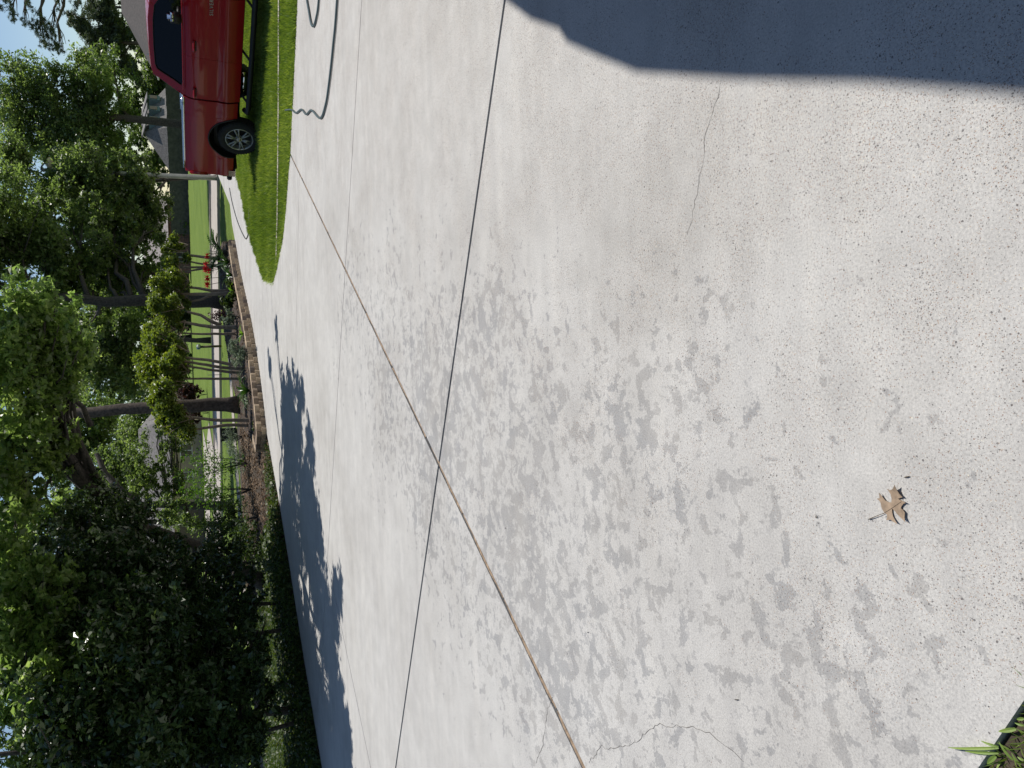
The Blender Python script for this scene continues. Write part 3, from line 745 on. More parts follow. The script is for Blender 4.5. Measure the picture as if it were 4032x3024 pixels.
loft('rear_window', [(.95, 1.52, .14), (1.115, 1.925, .33)], 'privacy_glass', .01)
loft('windscreen', [(2.62, 1.935, .33), (3.0, 1.72, .24), (3.36, 1.42, .12)], 'privacy_glass', .02)
loft('bonnet', [(3.34, 1.41, .10), (3.9, 1.37, .09), (4.5, 1.30, .10), (4.72, 1.18, .12)], 'red_paint', .05)
bm = bmesh.new(); box(bm, (4.74, TW/2, .88), (.06, TW-.24, .62), .03); gr = frombm('grille', bm, 'black_plastic', truck, True)
for z in (.85, 1.0, 1.12):
    bm = bmesh.new(); box(bm, (4.78, TW/2, z), (.03, 1.2, .03), .008); frombm('grille_bar', bm, 'chrome', gr)
bm = bmesh.new(); box(bm, (4.80, TW/2, .58), (.16, TW-.06, .2), .05); frombm('front_bumper', bm, 'chrome', truck, True)
for y_ in (.17, TW-.17):
    bm = bmesh.new(); box(bm, (4.75, y_, 1.08), (.08, .22, .16), .02); frombm('headlight', bm, 'trim_white', truck, True)
bm = bmesh.new(); box(bm, (2.0, TW/2, .72), (5.4, TW-.5, .30), .03); box(bm, (1.95, TW/2, .95), (2.1, TW-.26, .9))
frombm('floor_pan', bm, 'black_plastic', truck)
for y_ in (.55, TW-.55):
    bm = bmesh.new(); box(bm, (1.8, y_, .47), (5.3, .09, .16)); frombm('frame_rail', bm, 'black_plastic', truck)
for c in (0, 3.74):
    bm = bmesh.new(); tube(bm, [(c, .2, .41), (c, TW-.2, .41)], .06, 8); frombm('axle', bm, 'black_plastic', truck, True)
bm = bmesh.new(); tube(bm, [(.95, .35, .36), (1.35, .33, .36)], .075, 10); frombm('muffler', bm, 'chrome', truck, True)
# wheels
def lathe(bm, prof, c, seg=40, sgn=1):       # prof: (radius, y)
    rings = [[bm.verts.new((c[0]+r*math.cos(2*math.pi*k/seg), c[1]+sgn*y_, c[2]+r*math.sin(2*math.pi*k/seg))) for k in range(seg)] for r, y_ in prof]
    for r0, r1 in zip(rings, rings[1:]):
        for k in range(seg): bm.faces.new((r0[k], r0[(k+1) % seg], r1[(k+1) % seg], r1[k]))
for c in (0, 3.74):
    for far in (False, True):
        y0 = TW-.03 if far else .03; sg = -1 if far else 1; hub = (c, y0, .41)
        wt = bpy.data.objects.new('wheel', None); COL.objects.link(wt); wt.parent = truck
        bm = bmesh.new(); lathe(bm, [(.262, .02), (.285, .0), (.345, -.004), (.385, .012), (.408, .045), (.41, .21), (.385, .255), (.27, .255)], hub, 48, sg)
        for k in range(48):
            a = 2*math.pi*k/48; rot = Matrix.Rotation(-a, 3, 'Y')
            box(bm, (hub[0]+.405*math.cos(a), hub[1]+sg*.055, hub[2]+.405*math.sin(a)), (.02, .05, .026), 0, rot)
        frombm('tyre', bm, 'tyre_rubber', wt, True)
        bm = bmesh.new(); lathe(bm, [(.275, .018), (.268, .006), (.254, .010), (.243, .03), (.235, .14), (.02, .15)], hub, 48, sg); rm = frombm('rim', bm, 'alloy', wt, True)
        bm = bmesh.new(); lathe(bm, [(.234, .10), (.001, .105)], hub, 40, sg); frombm('brake_disc', bm, 'black_plastic', wt)
        bm = bmesh.new()
        for k in range(6):
            for dd in (-.16, .16):
                a = 2*math.pi*k/6+.26; a1 = a+dd; pa = (hub[0]+.055*math.cos(a+dd*.6), hub[1]+sg*.03, hub[2]+.055*math.sin(a+dd*.6)); pb = (hub[0]+.255*math.cos(a1), hub[1]+sg*.02, hub[2]+.255*math.sin(a1))
                tube(bm, [pa, tuple((Vector(pa)+Vector(pb))/2+Vector((0, -sg*.006, 0))), pb], [.024, .0165, .019], 6)
        lathe(bm, [(.085, .05), (.08, .012), (.05, .008), (.001, .008)], hub, 24, sg)
        frombm('spokes', bm, 'alloy', wt, True)
        bm = bmesh.new(); lathe(bm, [(.036, .01), (.034, -.002), (.001, -.004)], hub, 20, sg); cpz = frombm('hub_cap', bm, 'alloy', wt, True)
        bm = bmesh.new(); box(bm, (hub[0], hub[1]-sg*.006, hub[2]), (.042, .006, .014), .002); frombm('emblem', bm, 'gold_badge', wt)
        for k in range(6):
            a = 2*math.pi*k/6+.78; bm = bmesh.new(); lathe(bm, [(.012, .02), (.012, -.001), (.001, -.002)], (hub[0]+.066*math.cos(a), hub[1], hub[2]+.066*math.sin(a)), 8, sg); frombm('lug_nut', bm, 'black_plastic', wt)
# door badge: raised letters
cu = bpy.data.curves.new('badge', 'FONT'); cu.body = 'SILVERADO'; cu.size = .085; cu.extrude = .004; cu.align_x = 'LEFT'; cu.space_character = 1.25
tmp = bpy.data.objects.new('tmp', cu); COL.objects.link(tmp); bpy.context.view_layer.update()
me = bpy.data.meshes.new_from_object(tmp.evaluated_get(bpy.context.evaluated_depsgraph_get())); bpy.data.objects.remove(tmp); me.name = 'badge'; me.materials.clear()
bg_ = link('badge', me, 'silver_letters', truck); bg_.location = (3.37, .024, .945); bg_.rotation_euler = (R(90), 0, R(180))
# letters read from outside: outside is -y, so forward is to the reader's right
bg_.rotation_euler = (R(90), 0, 0); bg_.location = (2.70, .024, .945)

# ================================================================== VEGETATION
def Z(x0, y0, s): return lambda x, y: (x0+x*s, y0+y*s)
Z1, Z2, Z3, Z4 = Z(0, 0, .5425), Z(0, 800, .5425), Z(0, 1600, .5425), Z(0, 2200, .678)
Z6, Z7, Z8, Z9 = Z(600, 400, .2713), Z(600, 800, .2713), Z(600, 1200, .2713), Z(600, 1600, .3617)
def C(zf, x, y, Y, rx, ry=None, rz=None): 
    return clump(*zf(x, y), Y, rx, ry or rx, rz or rx*.75)

# ---- crape myrtles along the wall
MY = [
 ('at the far end of the wall behind the red lilies', Z7, 27.0, [[(1060, 830), (870, 800), (690, 775), (450, 745)], [(1060, 900), (870, 912), (700, 930), (400, 930)], [(880, 905), (650, 870), (480, 830)], [(860, 935), (650, 965), (480, 995)]],
  [(Z2, 1255, 370, .62), (Z2, 1240, 450, .45), (Z2, 1290, 300, .4)]),
 ('with two stems before the broad dark trunk', Z7, 23.9, [[(1150, 1300), (850, 1320), (650, 1318), (400, 1320)], [(1130, 1285), (850, 1270), (700, 1240), (470, 1215)], [(860, 1340), (700, 1400), (520, 1435)]],
  [(Z2, 1240, 560, .62), (Z2, 1200, 640, .5), (Z2, 1260, 700, .55)]),
 ('with a low fork, third from the far end', Z8, 21.4, [[(1265, 330), (1050, 325), (880, 325), (700, 300), (430, 250)], [(1000, 300), (850, 240), (700, 150), (500, 100)], [(1260, 425), (900, 420), (700, 425), (450, 410)]],
  [(Z2, 1215, 760, .5), (Z2, 1195, 850, .62), (Z2, 1180, 950, .55), (Z2, 1270, 900, .4)]),
 ('with four thin upright stems in the middle of the bed', Z8, 19.6, [[(1400, 885), (1100, 860), (800, 800), (480, 765)], [(1400, 940), (1000, 910), (700, 860), (410, 805)], [(1390, 990), (1100, 975), (800, 940), (500, 885)], [(1370, 1080), (900, 1075), (450, 1075)]],
  [(Z2, 1180, 1030, .5), (Z2, 1160, 1130, .62), (Z2, 1240, 1080, .5), (Z2, 1230, 1230, .55), (Z2, 1280, 1310, .35)]),
 ('with a gnarled base nearest the pine trunk', Z9, 18.5, [[(1130, 150), (900, 150), (700, 150), (520, 130), (340, 105)], [(1120, 205), (800, 205), (600, 230), (450, 255)]],
  [(Z2, 1200, 1440, .5), (Z2, 1180, 1510, .45), (Z2, 1260, 1570, .5), (Z2, 1280, 1640, .35)]),
]
for lab, zf, Y, stems, cl in MY:
    b0 = P(*zf(*stems[0][0]), Y); t = thing('crape_myrtle', 'pruned crape myrtle '+lab, 'tree', (b0.x, b0.y, .1), 0, 'crape myrtles along the block wall')
    for i, s in enumerate(stems):
        pts = []
        for a, b in zip(s, s[1:]):
            A, B = P(*zf(*a), Y+.12*i), P(*zf(*b), Y+.12*i)
            pts += wob(A, B, 3, .03)[:-1]
        pts.append(B)
        r0 = (.062, .055, .04, .042)[min(i, 3)] if Y > 21 else (.05, .047, .043, .04)[min(i, 3)]
        bm = bmesh.new(); tube(bm, pts, [r0*(1.25 if j == 0 else 1)*(1-.4*j/(len(pts)-1)) for j in range(len(pts))], 10)
        world_child(frombm('stem', bm, 'bark_myrtle', None, True), t)
    clm = [clump(*z_(x, y), Y+random.uniform(-.3, .3), r, r, r*.8) for z_, x, y, r in cl]
    pt, tn = cloud(clm, 3000*len(clm), .34, shell=.5, split_=4)
    world_child(leaves('crown', pt, .085, .5, 'leaf_myrtle', None, .3, rnd=tn), t)
    bm = bmesh.new()
    for c, r in clm:
        for _ in range(6):
            e = Vector(c)+Vector([random.uniform(-.9, .9)*q for q in r]); tube(bm, wob(Vector(c)-Vector((0, 0, r[2])), e, 3, .1), [.014, .01, .008, .004], 4)
    world_child(frombm('twigs', bm, 'bark_myrtle'), t)

# ---- tall trees
def tp(*l): return [tuple(P(px, py, Y)) for px, py, Y in l]
def base(px, py, Y, z=-.05): p = P(px, py, Y); return (p.x, p.y, z)
# pine with the straight trunk behind the bed
pb = G(*Z8(1300, 1450), .1)
top = P(250, 1630, pb.y+.6); top2 = Vector((top.x-.3, top.y, 11))
tree('pine_tree', 'tall pine with a straight reddish brown trunk behind the block wall', [(pb.x, pb.y, .1), tuple(P(700, 1598, pb.y)), tuple(top), tuple(top2)], .20,
     [((top2.x+dx, top2.y+dy, z), (1.6, 1.6, .7)) for dx, dy, z in ((-1, .5, 9), (1.2, -.8, 9.8), (0, 1, 10.8), (-.5, -1, 11.5))], 9000, .22, 'leaf_pine', 'bark_pine', .1, droop=.2)
# live oak with the broad dark trunk
ob = G(*Z7(1110, 1420), .1); OY = 27.0
tree('oak_tree', 'big oak with a broad dark forked trunk between the myrtles', [base(900, 1185, OY, .1), tuple(P(620, 1180, OY)), tuple(P(420, 1190, OY)), tuple(P(150, 1160, OY))], .25,
     [C(Z2, 120, 250, 27, 1.6), C(Z2, 330, 330, 28, 1.5), C(Z2, 560, 420, 28, 1.3), C(Z2, 800, 430, 29, 1.2), C(Z2, 950, 330, 29, 1.1), C(Z2, 300, 130, 29, 1.0), C(Z2, 600, 120, 29, 1.2), C(Z2, 850, 160, 30, 1.3),
      C(Z2, 1050, 180, 30, 1.0), C(Z2, 80, 450, 27, 1.2), C(Z2, 420, 620, 28, 1.2), C(Z2, 640, 600, 29, 1.1), C(Z2, 880, 600, 29, .9), C(Z2, 1060, 480, 29, .7), C(Z2, -150, 200, 27, 2.0), C(Z2, -150, 500, 27, 1.6), C(Z2, 700, 850, 30, 1.1)],
     60000, .15, 'leaf_far', 'bark_oak', .5, extra=[([P(*Z2(1130, 560), 30), P(*Z2(1000, 480), 30), P(*Z2(800, 390), 30), P(*Z2(560, 310), 30), P(*Z2(380, 150), 30)], [.26, .2, .17, .13, .08]),
     ([P(*Z2(1200, 560), 29.6), P(*Z2(1050, 560), 29.6), P(*Z2(920, 550), 29.6)], [.2, .13, .09])])
# oak across the street behind the truck bed
tree('oak_tree', 'leafy oak with a leaning trunk rising behind the red truck bed', [base(830, 492, 42), tuple(P(700, 488, 42)), tuple(P(450, 462, 42)), tuple(P(250, 470, 42))], .27,
     [C(Z1, 170, 680, 42, 1.7), C(Z1, 340, 540, 42, 1.2), C(Z1, 330, 720, 42, 2.4), C(Z1, 520, 600, 42, 2.0), C(Z1, 560, 850, 42, 2.2), C(Z1, 720, 700, 42, 1.8), C(Z1, 760, 960, 42, 2.0), C(Z1, 250, 950, 43, 2.4), C(Z1, 480, 1080, 43, 2.2),
      C(Z1, 900, 880, 43, 1.2), C(Z1, 60, 820, 43, 1.8), C(Z1, 820, 480, 44, 1.4)], 52000, .17, 'leaf_far', 'bark_oak', .5)
tree('oak_tree', 'dense rounded oak crown round the street lamp pole', [base(870, 700, 32.2), tuple(P(720, 702, 32.2)), tuple(P(450, 715, 32)), tuple(P(250, 730, 31.5))], .09,
     [C(Z1, 900, 1180, 31, .8), C(Z1, 1000, 1340, 31, 1.0), C(Z1, 1080, 1460, 31, 1.0), C(Z1, 850, 1420, 31, 1.3), C(Z1, 650, 1260, 30.6, 1.2), C(Z1, 480, 1330, 30.6, 1.3), C(Z1, 230, 1330, 31, 1.5), C(Z1, 1100, 1580, 31, .9), C(Z1, 700, 1560, 31, 1.4), C(Z1, 60, 1150, 31, 1.2), C(Z1, 1080, 1240, 31, .5), C(Z1, 800, 1230, 30.5, .6), C(Z1, 500, 1200, 31.5, .6)],
     44000, .14, 'leaf_far', 'bark_oak', .5)
# pines at the right: sprays against the sky
pn = [C(Z1, 40, 30, 46, .9), C(Z1, 90, 90, 46, .9), C(Z1, 180, 150, 46, .7), C(Z1, 300, 170, 46, 1.1), C(Z1, 380, 230, 46, 1.2), C(Z1, 320, 300, 46, 1.0), C(Z1, 430, 350, 46, .9), C(Z1, 430, 60, 46, .7), C(Z1, 560, 40, 46, .8), C(Z1, 640, 60, 47, .7), C(Z1, 200, 40, 46, .8), C(Z1, -80, 60, 46, 1.2)]
pn = [(c, (r[0]*.6, r[1]*.6, r[2]*.6)) for c, r in pn]
tree('pine_tree', 'pine whose thin needle sprays hang against the open sky', [base(860, -160, 47), tuple(P(500, -120, 47)), tuple(P(200, -100, 47)), tuple(P(-100, -110, 47))], .25, pn, 7000, .22, 'leaf_pine', 'bark_pine', .12, up=.1, droop=.5, sub=.34)
tree('pine_tree', 'bushy grey green pine standing above the brown roof', [base(760, 150, 84), tuple(P(560, 170, 84)), tuple(P(360, 170, 84))], .3,
     [(c, (r[0]*.62, r[1]*.62, r[2]*.62)) for c, r in [C(Z1, 620, 180, 84, 3.0), C(Z1, 700, 80, 84, 2.6), C(Z1, 720, 300, 84, 3.0), C(Z1, 820, 160, 84, 2.6), C(Z1, 850, 350, 84, 2.6), C(Z1, 900, 480, 84, 2.4), C(Z1, 780, 500, 84, 2.6), C(Z1, 980, 560, 84, 1.8), C(Z1, 650, 420, 84, 2.6), C(Z1, 800, 20, 84, 2.2), C(Z1, 880, 250, 84, 2.2), C(Z1, 760, 400, 84, 2.2)]],
     30000, .45, 'leaf_pine', 'bark_pine', .22)
# far belt of trees closing the view
belt = [(690, 60, 420, 125, 'leaf_far', 'far dark tree behind the brown roofed house'), (690, 430, 480, 130, 'leaf_far', 'far tree between the brown roof and the dormers'), (690, 260, 560, 128, 'leaf_far', 'dark broadleaf tree behind the dormer roof'), (690, 640, 300, 132, 'leaf_far', 'tall far tree left of the dormer house'), (700, 900, 200, 126, 'leaf_far', 'tall far tree beyond the lawn over the wood fence'),
        (710, 1150, 230, 120, 'leaf_pine', 'grey green far tree seen through the oak fork'), (715, 1330, 300, 118, 'leaf_far', 'dark far tree behind the middle myrtles'), (720, 1520, 220, 122, 'leaf_far', 'far tree just right of the pine trunk'),
        (730, 1750, 330, 115, 'leaf_far', 'far tree left of the pine trunk above the tan house'), (735, 1980, 280, 112, 'leaf_far', 'far tree above the tan garage'), (745, 2250, 240, 110, 'leaf_far', 'far tree hidden behind the magnolia'), (755, 2600, 200, 105, 'leaf_far', 'far tree at the left edge beyond the magnolia')]
for i, (pv, py, pt_, Y, mt, lab) in enumerate(belt):
    b0 = P(pv, py, Y); t0 = P(pt_, py, Y); hgt = max(7.0, t0.z+1)
    cl = []
    for k in range(12):
        zz_ = hgt*(.08+.92*k/11); wv = 4.6*math.sin(math.pi*(.2+.72*k/11))+.8
        a = random.uniform(0, 6.28); cl.append(((b0.x+math.cos(a)*wv*.75, Y+math.sin(a)*wv*.5, zz_), (wv*.55, wv*.5, hgt*.12)))
        a += math.pi; cl.append(((b0.x+math.cos(a)*wv*.75, Y+math.sin(a)*wv*.5, zz_-.5), (wv*.5, wv*.5, hgt*.11)))
    tree('broadleaf_tree', lab, [(b0.x, Y, -.05), (b0.x+.2, Y, hgt*.4), (b0.x-.2, Y, hgt*.85)], .35, cl, 24000, .42, mt, 'bark_oak', .6, group='far trees closing the view', limbs=False)
# middle-distance trees between the oak and the left
tree('broadleaf_tree', 'dark leafy tree with sky gaps behind the middle myrtles', [base(800, 1340, 45), tuple(P(600, 1340, 45)), tuple(P(330, 1330, 45))], .14,
     [C(Z2, 900, 880, 45, 1.8), C(Z2, 1020, 760, 46, 1.2), C(Z2, 760, 980, 45, 1.8), C(Z2, 950, 1050, 45, 1.9), C(Z2, 1020, 1200, 45, 1.6), C(Z2, 800, 1180, 45, 1.9), C(Z2, 620, 1100, 45, 1.8), C(Z2, 900, 1320, 45, 1.7), C(Z2, 700, 1350, 45, 1.8), C(Z2, 520, 950, 46, 1.6), C(Z2, 450, 800, 46, 1.6), C(Z2, 1080, 1050, 46, 1.0)],
     42000, .19, 'leaf_far', 'bark_oak', .5)
tree('broadleaf_tree', 'yellow green young tree in front of the tan house', [base(860, 2080, 27), tuple(P(700, 2060, 27)), tuple(P(450, 2040, 27))], .12,
     [C(Z3, 1000, 420, 27, .9), C(Z3, 1120, 560, 27, .8), C(Z3, 1000, 620, 27, .9), C(Z3, 1180, 380, 28, .6), C(Z3, 850, 450, 28, 1.0), C(Z3, 1230, 680, 27, .6), C(Z3, 950, 240, 29, .8), C(Z3, 820, 650, 28, .9), C(Z3, 1260, 480, 28, .4), C(Z3, 1150, 180, 29, .4), C(Z3, 1280, 300, 28, .5), C(Z3, 1300, 560, 27, .5), C(Z3, 1330, 720, 26, .5), C(Z3, 1240, 200, 28, .4), C(Z3, 1200, 820, 25, .7), C(Z3, 1380, 850, 24, .5)],
     17000, .11, 'leaf_far', 'bark_oak', .5)
tree('broadleaf_tree', 'dark tree with a straight black trunk left of the tan house', [base(905, 1990, 31), tuple(P(700, 1990, 31)), tuple(P(380, 1985, 31))], .2,
     [C(Z3, 600, 250, 32, 1.4), C(Z3, 520, 520, 32, 1.4), C(Z3, 750, 250, 32, 1.2), C(Z3, 650, 800, 32, 1.5), C(Z3, 420, 150, 32, 1.4), C(Z3, 880, 880, 31, 1.0), C(Z3, 760, 620, 32, 1.1)], 26000, .15, 'leaf_far', 'bark_oak', .5)
# near oak: limbs arch from the left over the drive, lobed leaves catch the sun
no = [C(Z2, 60, 900, 13.5, .9), C(Z2, 160, 760, 13.2, .7), C(Z2, 260, 900, 13.6, .8), C(Z2, 330, 780, 13.2, .55), C(Z2, 420, 980, 13.8, .75), C(Z2, 300, 1100, 13.6, .8), C(Z2, 120, 1120, 13.4, .9), C(Z2, 470, 1150, 14.0, .6), C(Z2, 480, 830, 14, .5), C(Z2, 330, 1280, 13.8, .75), C(Z2, 120, 1320, 13.4, .9),
      C(Z2, 60, 1500, 13.2, .8), C(Z2, 260, 1480, 14, .7), C(Z2, 430, 1350, 14, .5), C(Z2, 120, 640, 13.4, .4), C(Z2, 540, 980, 14.2, .4), C(Z2, 330, 660, 13.4, .3)]
no += [C(Z3, 120, 250, 14, .9), C(Z3, 300, 420, 14.5, .8), C(Z3, 130, 560, 14, 1.0), C(Z3, 350, 120, 14.4, .6), C(Z3, 480, 330, 14.8, .6), C(Z3, 60, 800, 13.5, .9), C(Z3, 260, 760, 14.5, .7)]
# crown above the picture that shades the left of the drive
kx, ky = sdir.x/sdir.z, sdir.y/sdir.z; ov = []
for zf, x_, y_, H, r in [(Z9, 1760, 950, 5.2, .5), (Z9, 1640, 1150, 5.4, .8), (Z9, 1740, 1400, 5.0, .75), (Z9, 1560, 1450, 5.6, .6), (Z4, 1850, 150, 5.0, .7), (Z4, 1880, 420, 4.8, .7), (Z4, 1820, 650, 5.2, .6), (Z4, 1940, 760, 4.7, .65), (Z4, 1950, 1050, 4.7, .7), (Z4, 1880, 1250, 5.0, .7), (Z4, 2000, 1400, 4.6, .7),
                         (Z9, 1500, 650, 5.8, .5), (Z9, 1700, 500, 5.4, .5), (Z9, 1460, 1400, 5.6, .5), (Z4, 1760, 600, 5.4, .45), (Z4, 1840, 950, 5.1, .5), (Z9, 1640, 850, 5.4, .55), (Z9, 1480, 1150, 5.8, .55), (Z9, 1780, 1250, 5.1, .6), (Z4, 1780, 350, 5.5, .5), (Z4, 1960, 300, 4.9, .5), (Z4, 1990, 900, 4.6, .5), (Z9, 1600, 350, 5.6, .5), (Z8, 1700, 900, 6.0, .35), (Z8, 1800, 400, 6.2, .3), (Z8, 2130, 1300, 5.6, .45)]:
    g_ = G(*zf(x_, y_)); ov.append(((g_.x+kx*H, g_.y+ky*H, H), (r, r, r*.7)))
nb = (-4.2, 16.8, -.05)
tree('oak_tree', 'near oak arching from the left with sunlit lobed leaves over the drive', [nb, tuple(P(760, 2150, 16.6)), tuple(P(560, 2075, 16.2)), tuple(P(400, 1960, 15.6)), tuple(P(200, 1800, 15)), (-1.5, 14.2, 5.1), (-.5, 13.6, 5.6), (-1.0, 12.2, 5.5)], .15, [(c, (r[0]*.85, r[1]*.85, r[2]*.85)) for c, r in no], 21000, .125, 'leaf_oak_near', 'bark_oak', .5, up=.15, sub=.34, more=(ov, 58000), split_=9,
     extra=[([P(*Z3(1090, 800), 16.5), P(*Z3(1000, 700), 16.5), P(*Z3(900, 630), 16.6), P(*Z3(760, 480), 17), P(*Z3(700, 340), 17)], [.085, .08, .07, .06, .04]),
            ([P(*Z2(660, 1620), 15), P(*Z2(600, 1480), 15), P(*Z2(540, 1430), 15), P(*Z2(460, 1350), 14.8)], [.05, .05, .045, .03])])
# magnolia wall on the left
mg = []
for (x, y, Y, r) in [(1500, 2280, 10.6, .6), (1680, 2300, 10.5, .6), (1850, 2250, 10.5, .5), (1600, 2480, 10.3, .7), (1400, 2300, 10.6, .6), (1820, 2450, 10.2, .5), (1850, 1350, 13.4, .35), (1880, 1550, 12.4, .35), (1930, 1800, 11.6, .35), (1800, 1150, 14.4, .35), (1740, 1000, 15.2, .35), (1950, 2000, 11, .4), (1700, 1350, 13, .5), (1420, 1000, 14.6, .55), (1500, 1150, 14, .6), (1480, 1320, 13.2, .6), (1620, 1250, 13.2, .5), (1640, 1430, 12.4, .6), (1500, 1560, 12, .55), (1660, 1620, 11.8, .6), (1480, 1720, 11.4, .55), (1700, 1800, 11.2, .6), (1520, 1900, 11, .5), (1720, 1960, 10.8, .6), (1600, 2100, 10.4, .6), (1780, 2120, 10.4, .55), (1400, 2080, 10.5, .6), (1560, 980, 15.2, .5), (1650, 1080, 14.4, .45), (1760, 1500, 12.2, .4), (1820, 1750, 11.4, .4), (480, 880, 14.5, .9), (700, 830, 14.8, .9), (900, 900, 14.6, .8), (600, 1080, 13.6, .9), (820, 1080, 13.5, .9), (1020, 1050, 13.8, .8), (450, 1250, 13.0, .9), (650, 1300, 12.6, .9), (880, 1280, 12.6, .9), (1080, 1250, 12.9, .8), (1200, 1120, 13.6, .6), (1250, 1300, 12.8, .6), (500, 1480, 12.0, .9), (720, 1500, 11.8, .9), (950, 1480, 11.8, .8), (1120, 1480, 12.0, .7), (1270, 1460, 12.2, .5), (560, 1680, 11.4, .9), (800, 1700, 11.2, .9), (1020, 1680, 11.2, .8), (1180, 1700, 11.4, .7), (600, 1900, 10.9, .9), (850, 1900, 10.8, .9), (1080, 1880, 10.8, .8), (1280, 1640, 11.8, .5), (700, 2150, 10.4, .9), (950, 2150, 10.2, .9), (1150, 2120, 10.4, .7), (480, 2080, 10.8, .9), (1350, 1250, 13.2, .5), (1150, 950, 14.6, .5), (1000, 740, 15.2, .6), (600, 2400, 10, 1.0), (900, 2400, 10, 1.0), (1330, 1950, 11, .55), (1350, 1480, 12.4, .5)]:
    p = P(*Z3(x, y), Y); mg.append(((p.x-.25, p.y+.3, p.z), (r, r, r*.8)))
tree('magnolia_tree', 'dark glossy magnolia filling the left side of the view', [(-7.6, 13.6, -.05), (-7.2, 13.4, 2.0), (-6.4, 13.0, 5.0)], .16, mg, 82000, .115, 'leaf_magnolia', 'bark_oak', .42, up=.3, sub=.3)
for i, (px_, py_, Y) in enumerate([(1000, 2500, 13.5), (1010, 2720, 12.6), (990, 2880, 12.2), (1000, 2390, 15), (960, 2230, 17)]):
    bm = bmesh.new(); b_ = base(px_, py_, Y, -.03); tube(bm, wob(b_, (b_[0]+random.uniform(-.3, .3), b_[1]+random.uniform(-.2, .2), 3.2), 5, .06), [.04, .035, .03, .03, .025, .02], 8)
    tag(frombm('understorey_stem', bm, 'bark_oak', None, True), ['slim dark stem under the magnolia with grass gap behind', 'slim stem under the magnolia near the left edge', 'leftmost slim dark stem under the magnolia', 'slim dark stem at the right of the magnolia shade', 'dark slender trunk behind the leaf litter'][i], 'stem', 'slim stems under the magnolia')
# light green sunlit sprays in front of the magnolia
tree('broadleaf_tree', 'sunlit light green sapling crown in front of the dark magnolia top', [(-5.3, 12.8, -.05), (-5.2, 12.6, 2.2), (-4.8, 12.3, 4.4)], .06,
     [C(Z3, 230, 1250, 12.2, .55), C(Z3, 350, 1350, 12.1, .5), C(Z3, 180, 1400, 12.2, .5), C(Z3, 420, 1500, 11.9, .5), C(Z3, 120, 1560, 12, .6), C(Z3, 260, 1650, 11.8, .6), C(Z3, 450, 1180, 12.4, .35), C(Z3, 60, 1180, 12.6, .6), C(Z3, 80, 1800, 11.6, .7), C(Z3, 330, 1850, 11.4, .6), C(Z3, 200, 2050, 11, .7)],
     9000, .12, 'leaf_oak_near', 'bark_oak', .5)
# upper left background so that the sky shows only in chinks
tree('broadleaf_tree', 'tall dark tree behind the magnolia at the upper left', [(-13, 24.5, -.05), (-12.6, 24.4, 4), (-11.6, 24, 8)], .14,
     [C(Z3, x, y, 23+random.uniform(-1, 1), 1.5) for x, y in ((80, 900), (250, 1050), (80, 1250), (330, 1250), (120, 1500), (400, 1450), (80, 1750), (330, 1700), (600, 1550), (600, 1800), (150, 2000), (450, 2000), (800, 1700), (800, 1400), (950, 1850), (600, 1250), (100, 2250), (400, 2250))], 46000, .17, 'leaf_far', 'bark_oak', .5)

